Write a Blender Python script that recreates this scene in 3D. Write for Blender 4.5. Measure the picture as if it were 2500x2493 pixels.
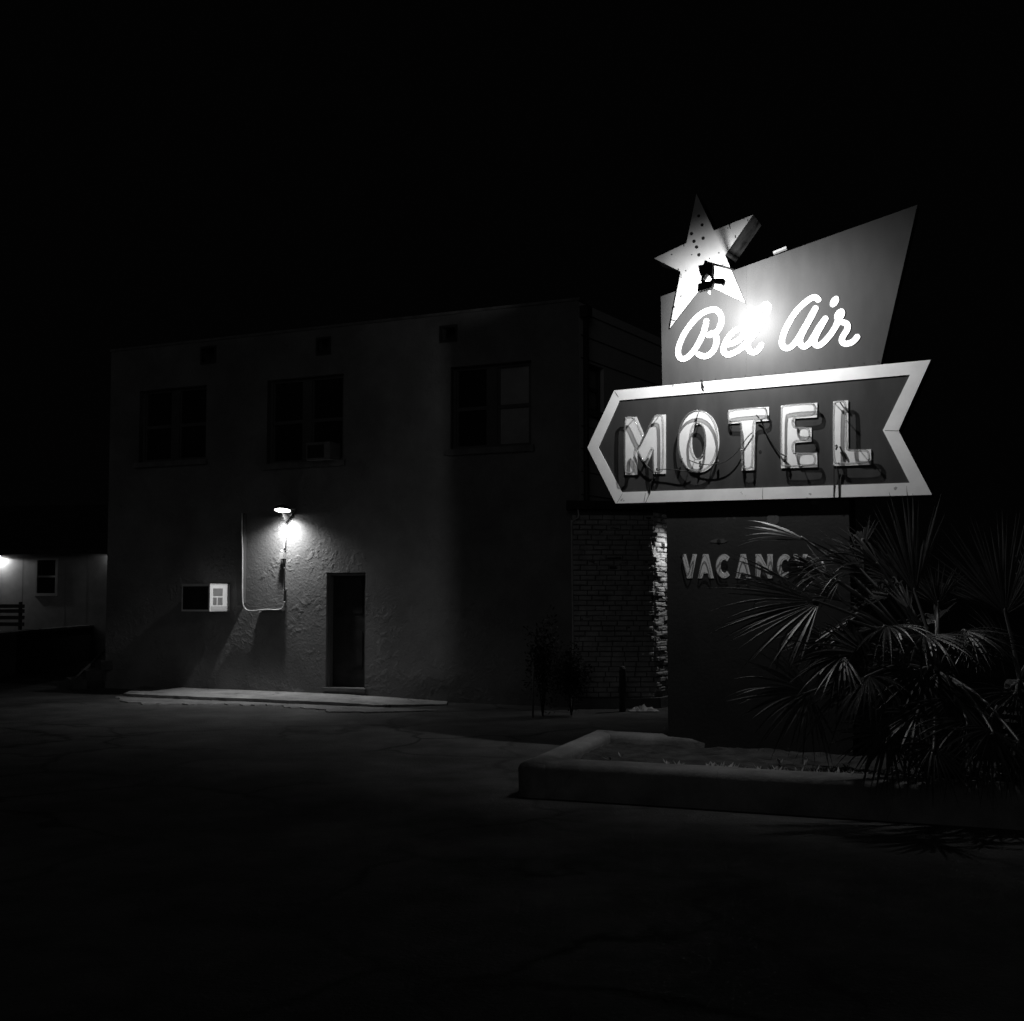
import bpy, bmesh, math, random
from mathutils import Vector, Matrix

# ------------------------------------------------------------------ scene, camera, world, exposure
sc = bpy.context.scene
for o in list(bpy.data.objects):
    bpy.data.objects.remove(o)
C = sc.collection
EYE = 1.72
PITCH = math.radians(3.2)
F = 2700.0                       # focal length in pixels of a 2500 px wide picture
HOR = 1455.0
SH = HOR - 1246.5 - F * math.tan(PITCH)
cd = bpy.data.cameras.new('camera')
cam = bpy.data.objects.new('camera', cd)
C.objects.link(cam)
cam.location = (0, 0, EYE)
cam.rotation_euler = (math.radians(90) + PITCH, 0, 0)
cd.sensor_width = 36
cd.lens = 36 * F / 2500
cd.shift_y = SH / 2500
cd.clip_end = 2000
sc.camera = cam
w = bpy.data.worlds.new('World')
sc.world = w
w.use_nodes = True
bg = w.node_tree.nodes['Background']
bg.inputs['Color'].default_value = (1, 1, 1, 1)
bg.inputs['Strength'].default_value = 0.0007      # moonless night sky
sd_ = bpy.data.lights.new('night_fill', 'SUN')       # weak soft fill light added from behind the viewer
sd_.energy = 0.042
sd_.angle = math.radians(30)
sun = bpy.data.objects.new('night_fill', sd_)
C.objects.link(sun)
sun.rotation_euler = Vector((.17, .94, -.29)).to_track_quat('-Z', 'Y').to_euler()
sc.view_settings.view_transform = 'Standard'
sc.view_settings.look = 'None'
sc.view_settings.exposure = 0
sc.view_settings.gamma = 1
sc.cycles.use_denoising = True
sc.cycles.max_bounces = 5
sc.cycles.sample_clamp_indirect = 3
sc.cycles.transparent_max_bounces = 16

LAMP_W = 215        # floodlight of the sign
SCONCE_W = 270      # wall lamp on the stucco facade
ANNEX_W = 48        # assumed, unseen lamp behind the sign that lights the brick wall
HOUSE_W = 34        # porch lamp of the house

# ------------------------------------------------------------------ pixel rays
fw = Vector((0, math.cos(PITCH), math.sin(PITCH)))
upv = Vector((0, -math.sin(PITCH), math.cos(PITCH)))
EY = Vector((0, 0, EYE))
Z = Vector((0, 0, 1))

def ray(px, py):
    return fw + Vector((1, 0, 0)) * ((px - 1250) / F) - upv * ((py - 1246.5 - SH) / F)

def at(px, py, Y):
    r = ray(px, py)
    return EY + r * (Y / r.y)

def ground(px, py, z=0.0):
    r = ray(px, py)
    return EY + r * ((z - EYE) / r.z)

class Frame:
    """vertical plane: u along it, z up, n towards the viewer's side"""
    def __init__(s, a, b):
        s.o = Vector((a[0], a[1], 0))
        s.u = (Vector((b[0], b[1], 0)) - s.o)
        s.len = s.u.length
        s.u.normalize()
        s.n = Vector((s.u.y, -s.u.x, 0))
    def p(s, u, z, off=0.0):
        return s.o + s.u * u + Z * z + s.n * off
    def px(s, px, py, off=0.0):
        r = ray(px, py)
        q = s.o + s.n * off
        t = (q - EY).dot(s.n) / r.dot(s.n)
        h = EY + r * t - q
        return (h.dot(s.u), h.z)
    def P(s, px, py, off=0.0):
        return s.p(*s.px(px, py, off), off)

FAC = Frame((-7.63, 20.84), (1.05, 17.16))
SIG = Frame((1.603, 11.30), (3.869, 10.22))
ANX = Frame((0.93, 17.10), (2.48, 17.20))
SIDE = Frame((1.05, 17.16), (1.05 + 5.5, 17.16 + 8.35))

# ------------------------------------------------------------------ materials
def mat(name, v, rough=0.8, var=0.0, vscale=3.0, bump=0.0, bscale=30.0, spec=0.4, metal=0.0, streak=0.0, v2=None, emit=0.0, bump2=0.0, b2scale=3.0, spots=None):
    m = bpy.data.materials.new(name)
    m.use_nodes = True
    nt = m.node_tree
    N, L = nt.nodes, nt.links
    b = N['Principled BSDF']
    b.inputs['Roughness'].default_value = rough
    b.inputs['Specular IOR Level'].default_value = spec
    b.inputs['Metallic'].default_value = metal
    b.inputs['Base Color'].default_value = (v, v, v, 1)
    tc = N.new('ShaderNodeTexCoord')
    if emit:
        b.inputs['Emission Color'].default_value = (1, 1, 1, 1)
        b.inputs['Emission Strength'].default_value = emit
    col = None
    if var or streak or v2 is not None:
        ns = N.new('ShaderNodeTexNoise')
        ns.inputs['Scale'].default_value = vscale
        ns.inputs['Detail'].default_value = 8
        ns.inputs['Roughness'].default_value = 0.62
        src = tc.outputs['Object']
        if streak:
            mp = N.new('ShaderNodeMapping')
            mp.inputs['Scale'].default_value = (1, 1, streak)
            L.new(src, mp.inputs[0])
            src = mp.outputs[0]
        L.new(src, ns.inputs['Vector'])
        cr = N.new('ShaderNodeValToRGB')
        lo = max(0, v - var)
        hi = v + var if v2 is None else v2
        cr.color_ramp.elements[0].color = (lo, lo, lo, 1)
        cr.color_ramp.elements[1].color = (hi, hi, hi, 1)
        cr.color_ramp.elements[0].position = 0.3
        cr.color_ramp.elements[1].position = 0.72
        L.new(ns.outputs['Fac'], cr.inputs[0])
        col = cr.outputs[0]
        if spots:
            n3 = N.new('ShaderNodeTexNoise')
            n3.inputs['Scale'].default_value = spots[0]
            n3.inputs['Detail'].default_value = 6
            L.new(tc.outputs['Object'], n3.inputs['Vector'])
            c3 = N.new('ShaderNodeValToRGB')
            c3.color_ramp.elements[0].position = spots[1]
            c3.color_ramp.elements[1].position = spots[1] + 0.03
            L.new(n3.outputs['Fac'], c3.inputs[0])
            mx = N.new('ShaderNodeMix')
            mx.data_type = 'RGBA'
            L.new(c3.outputs[0], mx.inputs[0])
            L.new(col, mx.inputs[6])
            mx.inputs[7].default_value = (spots[2], spots[2], spots[2], 1)
            col = mx.outputs[2]
        L.new(col, b.inputs['Base Color'])
    if bump or bump2:
        n1 = N.new('ShaderNodeTexNoise')
        n1.inputs['Scale'].default_value = bscale
        n1.inputs['Detail'].default_value = 9
        n1.inputs['Roughness'].default_value = 0.6
        L.new(tc.outputs['Object'], n1.inputs['Vector'])
        bp = N.new('ShaderNodeBump')
        bp.inputs['Strength'].default_value = bump
        bp.inputs['Distance'].default_value = 0.025
        L.new(n1.outputs['Fac'], bp.inputs['Height'])
        if bump2:
            n2 = N.new('ShaderNodeTexNoise')
            n2.inputs['Scale'].default_value = b2scale
            n2.inputs['Detail'].default_value = 5
            n2.inputs['Distortion'].default_value = .4
            L.new(tc.outputs['Object'], n2.inputs['Vector'])
            c2 = N.new('ShaderNodeValToRGB')
            c2.color_ramp.elements[0].position = 0.5
            c2.color_ramp.elements[1].position = 0.6
            L.new(n2.outputs['Fac'], c2.inputs[0])
            b2 = N.new('ShaderNodeBump')
            b2.inputs['Strength'].default_value = bump2
            b2.inputs['Distance'].default_value = 0.05
            n4 = N.new('ShaderNodeTexNoise')
            n4.inputs['Scale'].default_value = b2scale * .16
            n4.inputs['Detail'].default_value = 3
            L.new(tc.outputs['Object'], n4.inputs['Vector'])
            c4 = N.new('ShaderNodeValToRGB')
            c4.color_ramp.elements[0].position = 0.46
            c4.color_ramp.elements[1].position = 0.60
            L.new(n4.outputs['Fac'], c4.inputs[0])
            mu = N.new('ShaderNodeMath')
            mu.operation = 'MULTIPLY'
            L.new(c2.outputs[0], mu.inputs[0])
            L.new(c4.outputs[0], mu.inputs[1])
            L.new(mu.outputs[0], b2.inputs['Height'])
            L.new(bp.outputs[0], b2.inputs['Normal'])
            bp = b2
        L.new(bp.outputs[0], b.inputs['Normal'])
    return m

def tube_glass():
    m = bpy.data.materials.new('clear_tube_glass')
    m.use_nodes = True
    nt = m.node_tree
    N, L = nt.nodes, nt.links
    b = N['Principled BSDF']
    b.inputs['Base Color'].default_value = (.25, .25, .25, 1)
    b.inputs['Roughness'].default_value = .08
    b.inputs['Specular IOR Level'].default_value = .8
    t = N.new('ShaderNodeBsdfTransparent')
    mx = N.new('ShaderNodeMixShader')
    lw = N.new('ShaderNodeLayerWeight')
    lw.inputs[0].default_value = .35
    mr = N.new('ShaderNodeMapRange')
    mr.inputs['To Min'].default_value = .30
    mr.inputs['To Max'].default_value = .95
    L.new(lw.outputs['Facing'], mr.inputs['Value'])
    L.new(mr.outputs[0], mx.inputs[0])
    L.new(t.outputs[0], mx.inputs[1])
    L.new(b.outputs[0], mx.inputs[2])
    L.new(mx.outputs[0], N['Material Output'].inputs['Surface'])
    return m

M_STUCCO = mat('old_stucco', .17, .9, .03, .9, .38, 24, spec=.12, bump2=.30, b2scale=9)
M_TRIM = mat('dark_trim', .07, .6, .015, 4, .1, 40)
M_SILL = mat('painted_sill', .12, .7, .04, 6, .1, 60)
M_GLASS = mat('window_glass', .02, .06, spec=.9)
M_BLIND = mat('pale_blind_glass', .24, .35, .05, 3, spec=.7)
M_DOOR = mat('dark_door_paint', .008, .5, .008, 5)
M_CONC = mat('concrete', .31, .9, .10, 2.2, .5, 30, spec=.2, bump2=.15, b2scale=4)
M_ASPH = mat('asphalt', .10, .92, .04, 1.2, .9, 38, spec=.2, bump2=.18, b2scale=1.3)
M_WHITE = mat('white_enamel', .80, .28, .07, 5, .03, 8, spec=.5, spots=(14, .70, .35))
M_STAR = mat('star_enamel', .46, .42, .08, 2.5, .05, 6, spec=.5, spots=(11, .69, .12))
M_LETTER = mat('letter_enamel', .74, .2, .07, 7, .02, 10, spec=.5)
M_FIELD = mat('dark_field_enamel', .044, .36, .010, 5, .03, 4, spec=.4, streak=.3)
M_PANEL = mat('panel_enamel', .054, .47, .008, 5, .03, 3, spec=.26, streak=.35)
M_SIDE = mat('cabinet_side', .035, .55, .04, 5, .1, 20)
M_PILLAR = mat('pillar_paint', .015, .65, .005, 2.2, .12, 25, spots=(5, .70, .05))
M_BLACK = mat('black_metal', .022, .6, .01, 9)
M_RUBBER = mat('black_cable', .02, .5)
M_HOLE = mat('socket_hole', .006, .9)
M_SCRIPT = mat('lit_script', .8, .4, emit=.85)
M_LENS = mat('lamp_lens', .8, .4, emit=22)
M_TUBE = tube_glass()
M_BRICK = mat('painted_brick', .34, .85, .10, 5, .6, 40, spec=.25)
M_MORTAR = mat('mortar', .06, .95, .02, 20)
M_PIPE = mat('galvanised_pipe', .36, .45, .08, 12, spec=.6)
M_AC = mat('ac_case', .55, .5, .04, 6)
M_ACG = mat('ac_grille', .20, .6)
M_SOIL = mat('dry_soil', .04, .95, .025, 5, 1.0, 14, spec=.1)
M_PLANTER = mat('planter_render', .19, .9, .05, 3, .35, 30, spec=.2)
M_SIDING = mat('panel_siding', .24, .8, .04, 3, .12, 30)
M_ROOF = mat('roof_felt', .03, .95, .01, 3)
M_LEAF = mat('palm_leaf', .055, .36, .03, 3, spec=.45)
_n, _l = M_LEAF.node_tree.nodes, M_LEAF.node_tree.links
_t = _n.new('ShaderNodeBsdfTranslucent'); _t.inputs[0].default_value = (.10, .10, .10, 1)
_m = _n.new('ShaderNodeMixShader'); _m.inputs[0].default_value = .45
_l.new(_n['Principled BSDF'].outputs[0], _m.inputs[1]); _l.new(_t.outputs[0], _m.inputs[2])
_l.new(_m.outputs[0], _n['Material Output'].inputs['Surface'])
M_PETI = mat('palm_stem', .13, .4, .03, 6, spec=.5)
M_TRUNK = mat('palm_trunk', .03, .9, .03, 10, .8, 20)
M_SHRUB = mat('shrub_leaf', .008, .9, .02, 5)
M_WEED = mat('weed_leaf', .26, .6, .05, 9)
M_PAPER = mat('crumpled_paper', .45, .9, .1, 20, .3, 30)
M_WOOD = mat('weathered_wood', .06, .85, .02, 9, .3, 30)

def cracked(m, scale, width, dark, mixv):
    nt = m.node_tree
    N, L = nt.nodes, nt.links
    b = N['Principled BSDF']
    tc = N.new('ShaderNodeTexCoord')
    no = N.new('ShaderNodeTexNoise'); no.inputs['Scale'].default_value = scale * 2.5; no.inputs['Detail'].default_value = 6
    L.new(tc.outputs['Object'], no.inputs['Vector'])
    va = N.new('ShaderNodeVectorMath'); va.operation = 'MULTIPLY_ADD'
    va.inputs[1].default_value = (.9 / scale * .5,) * 3
    L.new(no.outputs['Color'], va.inputs[0]); L.new(tc.outputs['Object'], va.inputs[2])
    vo = N.new('ShaderNodeTexVoronoi'); vo.feature = 'DISTANCE_TO_EDGE'; vo.inputs['Scale'].default_value = scale
    L.new(va.outputs[0], vo.inputs['Vector'])
    cr = N.new('ShaderNodeValToRGB')
    cr.color_ramp.elements[0].position = 0; cr.color_ramp.elements[1].position = width
    cr.color_ramp.elements[0].color = (dark, dark, dark, 1)
    L.new(vo.outputs['Distance'], cr.inputs[0])
    # cracks only here and there, and broad oil and wear stains
    n2 = N.new('ShaderNodeTexNoise'); n2.inputs['Scale'].default_value = scale * .5; n2.inputs['Detail'].default_value = 5
    L.new(tc.outputs['Object'], n2.inputs['Vector'])
    c2 = N.new('ShaderNodeValToRGB')
    c2.color_ramp.elements[0].position = .42; c2.color_ramp.elements[1].position = .58
    L.new(n2.outputs['Fac'], c2.inputs[0])
    mx = N.new('ShaderNodeMix'); mx.data_type = 'RGBA'
    L.new(c2.outputs[0], mx.inputs[0]); mx.inputs[6].default_value = (1, 1, 1, 1); L.new(cr.outputs[0], mx.inputs[7])
    n3 = N.new('ShaderNodeTexNoise'); n3.inputs['Scale'].default_value = scale * .9; n3.inputs['Detail'].default_value = 9; n3.inputs['Roughness'].default_value = .7
    L.new(tc.outputs['Object'], n3.inputs['Vector'])
    c3 = N.new('ShaderNodeValToRGB')
    c3.color_ramp.elements[0].position = .35; c3.color_ramp.elements[1].position = .62
    c3.color_ramp.elements[0].color = (mixv, mixv, mixv, 1)
    L.new(n3.outputs['Fac'], c3.inputs[0])
    src = b.inputs['Base Color'].links[0].from_socket
    m1 = N.new('ShaderNodeMix'); m1.data_type = 'RGBA'; m1.blend_type = 'MULTIPLY'; m1.inputs[0].default_value = 1
    L.new(src, m1.inputs[6]); L.new(mx.outputs[2], m1.inputs[7])
    m2 = N.new('ShaderNodeMix'); m2.data_type = 'RGBA'; m2.blend_type = 'MULTIPLY'; m2.inputs[0].default_value = 1
    L.new(m1.outputs[2], m2.inputs[6]); L.new(c3.outputs[0], m2.inputs[7])
    L.new(m2.outputs[2], b.inputs['Base Color'])
cracked(M_ASPH, .55, .035, .25, .45)
cracked(M_PLANTER, .9, .004, .6, .5)
cracked(M_STUCCO, .5, .001, .9, .75)
cracked(M_CONC, .8, .02, .3, .6)

# ------------------------------------------------------------------ mesh builder
class MB:
    def __init__(s):
        s.v, s.f, s.sm = [], [], []
    def add(s, vs, fs, smooth=False):
        k = len(s.v)
        s.v += [Vector(x) for x in vs]
        for f in fs:
            s.f.append([i + k for i in f])
            s.sm.append(smooth)
    def prism(s, fr, poly, o0, o1, bev=0.0):
        """poly (u,z) between offsets o0 (back) and o1 (front)"""
        n = len(poly)
        a = sum(poly[i][0] * poly[(i + 1) % n][1] - poly[(i + 1) % n][0] * poly[i][1] for i in range(n))
        if a < 0:
            poly = poly[::-1]
        vs = [fr.p(x, z, o1) for x, z in poly] + [fr.p(x, z, o0) for x, z in poly]
        fs = [list(range(n)), list(range(2 * n - 1, n - 1, -1))]
        for i in range(n):
            j = (i + 1) % n
            fs.append([i, i + n, j + n, j])
        s.add(vs, fs)
    def ring(s, fr, outer, inner, o0, o1):
        n = len(outer)
        vs = [fr.p(x, z, o1) for x, z in outer] + [fr.p(x, z, o1) for x, z in inner] + \
             [fr.p(x, z, o0) for x, z in outer] + [fr.p(x, z, o0) for x, z in inner]
        fs = []
        for i in range(n):
            j = (i + 1) % n
            fs += [[i, j, n + j, n + i], [2 * n + i, 3 * n + i, 3 * n + j, 2 * n + j],
                   [i, 2 * n + i, 2 * n + j, j], [n + i, n + j, 3 * n + j, 3 * n + i]]
        s.add(vs, fs)
    def fbox(s, fr, u0, u1, z0, z1, o0, o1):
        s.prism(fr, [(u0, z0), (u1, z0), (u1, z1), (u0, z1)], o0, o1)
    def tube(s, pts, r, n=8, closed=False, r2=None):
        pts = [Vector(p) for p in pts]
        m = len(pts)
        vs, fs = [], []
        prev = None
        for i, p in enumerate(pts):
            if closed:
                t = pts[(i + 1) % m] - pts[i - 1]
            else:
                t = pts[min(i + 1, m - 1)] - pts[max(i - 1, 0)]
            if t.length < 1e-9:
                t = Vector((0, 0, 1))
            t.normalize()
            if prev is None:
                a = t.cross(Z)
                if a.length < .05:
                    a = t.cross(Vector((1, 0, 0)))
            else:
                a = prev - t * prev.dot(t)
            a.normalize()
            prev = a
            b = t.cross(a)
            rr = r if r2 is None else r + (r2 - r) * i / max(1, m - 1)
            for k in range(n):
                g = 2 * math.pi * k / n
                vs.append(p + a * (rr * math.cos(g)) + b * (rr * math.sin(g)))
        q = m if closed else m - 1
        for i in range(q):
            for k in range(n):
                i2 = (i + 1) % m
                fs.append([i * n + k, i * n + (k + 1) % n, i2 * n + (k + 1) % n, i2 * n + k])
        if not closed:
            fs.append(list(range(n))[::-1])
            fs.append([(m - 1) * n + k for k in range(n)])
        s.add(vs, fs, True)
    def strip(s, fr, pts, hw, o0, o1):
        """flat rounded brush stroke along (u,z) points"""
        n = len(pts)
        L_, R_ = [], []
        for i in range(n):
            a = Vector(pts[max(i - 1, 0)]); b = Vector(pts[min(i + 1, n - 1)])
            t = (b - a).normalized()
            nn = Vector((-t.y, t.x))
            c = Vector(pts[i])
            L_.append(c + nn * hw); R_.append(c - nn * hw)
        vs = []
        for i in range(n):
            vs += [fr.p(*L_[i], o1), fr.p(*R_[i], o1), fr.p(*L_[i], o0), fr.p(*R_[i], o0)]
        fs = []
        for i in range(n - 1):
            k, j = 4 * i, 4 * i + 4
            fs += [[k, k + 1, j + 1, j], [k, j, j + 2, k + 2], [k + 1, k + 3, j + 3, j + 1]]
        s.add(vs, fs)
        for e in (0, n - 1):
            c = pts[e]
            s.prism(fr, [(c[0] + hw * math.cos(g * math.pi / 8), c[1] + hw * math.sin(g * math.pi / 8)) for g in range(16)], o0, o1 - .0004)
    def blob(s, c, rad, seed=0, jit=.2, n=1):
        bm = bmesh.new()
        bmesh.ops.create_icosphere(bm, subdivisions=n, radius=1)
        rn = random.Random(seed)
        idx = {}
        vs = []
        for i, v in enumerate(bm.verts):
            idx[v] = i
            k = 1 + rn.uniform(-jit, jit)
            vs.append(Vector(c) + Vector((v.co.x * rad[0], v.co.y * rad[1], v.co.z * rad[2])) * k)
        s.add(vs, [[idx[v] for v in f.verts] for f in bm.faces])
        bm.free()
    def build(s, name, material, parent=None, smooth=False):
        me = bpy.data.meshes.new(name)
        base = Vector((0, 0, 0))
        p = parent
        while p is not None:
            base = base + p.location
            p = p.parent
        me.from_pydata([v - base for v in s.v], [], s.f)
        me.polygons.foreach_set('use_smooth', [bool(x) or smooth for x in s.sm])
        me.update()
        bm = bmesh.new()
        bm.from_mesh(me)
        bmesh.ops.recalc_face_normals(bm, faces=bm.faces)
        bm.to_mesh(me)
        bm.free()
        me.materials.append(material)
        o = bpy.data.objects.new(name, me)
        C.objects.link(o)
        if parent is not None:
            o.parent = parent
        return o

def thing(name, label, cat, base, group=None):
    o = bpy.data.objects.new(name, None)
    o.empty_display_size = .2
    C.objects.link(o)
    o.location = base
    o['label'] = label
    o['category'] = cat
    if group:
        o['group'] = group
    return o

def tag(o, label=None, cat=None, group=None, kind=None):
    if label: o['label'] = label
    if cat: o['category'] = cat
    if group: o['group'] = group
    if kind: o['kind'] = kind
    return o

def struct(o):
    o['kind'] = 'structure'
    return o

def chaikin(p, n=2, closed=True):
    for _ in range(n):
        q = []
        m = len(p)
        rng = range(m) if closed else range(m - 1)
        if not closed: q.append(p[0])
        for i in rng:
            a, b = p[i], p[(i + 1) % m]
            q.append((a[0] * .75 + b[0] * .25, a[1] * .75 + b[1] * .25))
            q.append((a[0] * .25 + b[0] * .75, a[1] * .25 + b[1] * .75))
        if not closed: q.append(p[-1])
        p = q
    return p

def catmull(p, k=6):
    out = []
    n = len(p)
    for i in range(n - 1):
        p0 = Vector(p[max(i - 1, 0)]); p1 = Vector(p[i]); p2 = Vector(p[i + 1]); p3 = Vector(p[min(i + 2, n - 1)])
        for j in range(k):
            t = j / k
            out.append(.5 * ((2 * p1) + (p2 - p0) * t + (2 * p0 - 5 * p1 + 4 * p2 - p3) * t * t + (3 * p1 - p0 - 3 * p2 + p3) * t ** 3))
    out.append(Vector(p[-1]))
    return out

def inset(poly, d):
    n = len(poly)
    a = sum(poly[i][0] * poly[(i + 1) % n][1] - poly[(i + 1) % n][0] * poly[i][1] for i in range(n))
    sg = 1 if a > 0 else -1
    out = []
    for i in range(n):
        p0, p1, p2 = Vector(poly[i - 1]), Vector(poly[i]), Vector(poly[(i + 1) % n])
        t1 = (p1 - p0).normalized(); t2 = (p2 - p1).normalized()
        n1 = Vector((-t1.y, t1.x)) * sg; n2 = Vector((-t2.y, t2.x)) * sg
        b = (n1 + n2)
        if b.length < 1e-6: b = n1
        b.normalize()
        c = max(.45, b.dot(n1))
        out.append(tuple(p1 + b * (d / c)))
    return out

# ------------------------------------------------------------------ ground, pavement
def grid_ground():
    m = MB()
    rn = random.Random(3)
    xs = [-300, -120, -60] + [-30 + i * 1.5 for i in range(41)] + [60, 120, 300]
    ys = [-60, -20] + [-3 + i * 1.25 for i in range(40)] + [70, 120, 300, 700]
    vs = []
    for y in ys:
        for x in xs:
            vs.append((x, y, 0 if abs(x) > 29 or y < 0 or y > 40 else rn.uniform(-.006, .0)))
    n = len(xs)
    fs = [[j * n + i, j * n + i + 1, (j + 1) * n + i + 1, (j + 1) * n + i] for j in range(len(ys) - 1) for i in range(n - 1)]
    m.add(vs, fs, True)
    struct(m.build('ground', M_ASPH))
grid_ground()

# broken concrete walk along the facade
def walk():
    m = MB()
    fl = ground(300, 1703).xy; fr_ = ground(1085, 1736).xy
    a = FAC.o.xy + FAC.u.xy * .9
    b = FAC.o.xy + FAC.u.xy * 7.15
    back = [a, b]
    rn = random.Random(5)
    n = 40
    top, low = [], []
    H = .065
    for i in range(n + 1):
        t = i / n
        q = fl.lerp(fr_, t) + Vector((rn.uniform(-.015, .015), rn.uniform(-.03, .03)))
        p = a.lerp(b, t)
        if t > .80: q = q.lerp(p, (t - .80) * 3.2)
        top.append((p, q))
    vs = []
    for k_, (p, q) in enumerate(top):
        h_ = H * (1 - max(0, k_ / n - .7) * 2.6)
        vs += [(p.x, p.y, h_), (q.x, q.y, h_), (q.x, q.y - .01, -.02)]
    fs = []
    for i in range(n):
        k = 3 * i
        fs += [[k, k + 1, k + 4, k + 3], [k + 1, k + 2, k + 5, k + 4]]
    e = 3 * n
    vs += [(top[0][0].x, top[0][0].y, -.02), (top[-1][0].x, top[-1][0].y, -.02)]
    fs += [[0, 1, 2, len(vs) - 2], [e, e + 1, e + 2, len(vs) - 1]]
    m.add(vs, fs)
    struct(m.build('pavement', M_CONC))
    # cracked patches of old concrete in front of the walk
    m = MB()
    top = []
    n = 70
    for i in range(n + 1):
        t = i / n
        q = fl.lerp(fr_, t) - FAC.u.xy * .1
        w_ = (.55 + .25 * math.sin(t * 9) + rn.uniform(-.12, .12)) * min(1, 6 * t + .15, 5 * (1 - t) + .1)
        top.append((q, q + FAC.n.xy * w_))
    vs = []
    for p, q in top:
        vs += [(p.x, p.y, .016), (q.x, q.y, .014), (q.x + .02, q.y - .03, -.02)]
    m.add(vs, [[3 * i, 3 * i + 1, 3 * i + 4, 3 * i + 3] for i in range(n)] + [[3 * i + 1, 3 * i + 2, 3 * i + 5, 3 * i + 4] for i in range(n)])
    struct(m.build('path', mat('worn_concrete', .19, .95, .07, 3, .7, 30, spec=.15, bump2=.4, b2scale=5)))
walk()

# ------------------------------------------------------------------ main building
def wall_holes(m, fr, u0, u1, z0, z1, holes, thick, reveal):
    us = sorted({u0, u1, *[h[0] for h in holes], *[h[1] for h in holes]})
    zs = sorted({z0, z1, *[h[2] for h in holes], *[h[3] for h in holes]})
    def hole(u, z):
        return any(h[0] < u < h[1] and h[2] < z < h[3] for h in holes)
    for i in range(len(us) - 1):
        for j in range(len(zs) - 1):
            a, b, c, d = us[i], us[i + 1], zs[j], zs[j + 1]
            if not hole((a + b) / 2, (c + d) / 2):
                m.add([fr.p(a, c), fr.p(b, c), fr.p(b, d), fr.p(a, d)], [[0, 1, 2, 3]])
    for a, b, c, d in holes:
        m.add([fr.p(a, c), fr.p(b, c), fr.p(b, d), fr.p(a, d), fr.p(a, c, -reveal), fr.p(b, c, -reveal), fr.p(b, d, -reveal), fr.p(a, d, -reveal)],
              [[0, 4, 5, 1], [1, 5, 6, 2], [2, 6, 7, 3], [3, 7, 4, 0]])
    m.add([fr.p(u0, z0, -thick), fr.p(u1, z0, -thick), fr.p(u1, z1, -thick), fr.p(u0, z1, -thick),
           fr.p(u0, z0), fr.p(u1, z0), fr.p(u1, z1), fr.p(u0, z1)], [[0, 3, 2, 1], [3, 7, 6, 2], [0, 4, 7, 3], [1, 2, 6, 5]])

def rect(fr, x0, y0, x1, y1, off=0):
    a = fr.px((x0 + x1) / 2, (y0 + y1) / 2, off)
    ua = fr.px(x0, (y0 + y1) / 2, off)[0]; ub = fr.px(x1, (y0 + y1) / 2, off)[0]
    za = fr.px((x0 + x1) / 2, y1, off)[1]; zb = fr.px((x0 + x1) / 2, y0, off)[1]
    return (ua, ub, za, zb)

TOP = 6.36
FU1 = FAC.len
base = FAC.p(FU1 / 2, 0)
bld = thing('motel_building', 'two storey flat roofed stucco motel block with three upper windows and a dark narrow door', 'building', base)
WR = [rect(FAC, 340, 947, 503, 1125), rect(FAC, 652, 920, 838, 1128), rect(FAC, 1100, 888, 1297, 1092)]
DR = rect(FAC, 796, 1398, 892, 1676)
DR = (DR[0], DR[1], .17, DR[3])
SC = [rect(FAC, 492, 848, 526, 886), rect(FAC, 774, 826, 806, 864), rect(FAC, 1076, 797, 1114, 833)]
m = MB()
wall_holes(m, FAC, 0, FU1, -.05, TOP, WR + [DR] + SC, .30, .22)
wl = m.build('wall', M_STUCCO, bld)
# side walls, back and roof
m = MB()
SW = rect(SIDE, 1438, 893, 1474, 1006)
wall_holes(m, SIDE, 0.0, SIDE.len, -.05, TOP - .02, [SW], .30, .15)
side = m.build('side_wall', mat('siding_wall', .45, .85, .03, 3, .15, 30), bld)
m = MB()
for k in range(9):
    z = 3.3 + k * .36
    if not (SW[2] - .02 < z < SW[3] + .02):
        m.fbox(SIDE, .05, SIDE.len - .05, z, z + .012, .001, .014)
m.build('siding_batten', M_SILL, bld)
m = MB()
LF = Frame((-7.63, 20.84), (-7.63 + 3.9, 20.84 + 9.2))
a = FAC.p(0, 0); b = SIDE.p(SIDE.len, 0); c = LF.p(LF.len, 0); d0 = FAC.p(.31, 0)
def quadwall(m, p, q, z0, z1):
    m.add([(p.x, p.y, z0), (q.x, q.y, z0), (q.x, q.y, z1), (p.x, p.y, z1)], [[0, 1, 2, 3]])
quadwall(m, FAC.p(.002, 0, -.3), c, -.05, TOP - .004)
quadwall(m, c, b, -.05, TOP - .004)
m.build('rear_wall', M_STUCCO, bld)
m = MB()
r1 = FAC.p(.1, 0, -.305); r2 = FAC.p(FU1 - .1, 0, -.305); r3 = SIDE.p(SIDE.len - .1, 0, -.31)
m.add([(q.x, q.y, TOP - .25) for q in (r1, r2, r3, c)], [[0, 1, 2, 3]])
m.build('roof', M_ROOF, bld)
m = MB()
m.fbox(FAC, -.02, FU1 + .02, TOP + .002, TOP + .045, -.32, .02)
m.build('parapet_cap', M_SILL, bld)
m = MB()
m.fbox(FAC, 2.9, FU1 - .5, TOP - .3, TOP + .36, -4.2, -1.6)
m.build('roof_block', M_STUCCO, bld)

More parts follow.
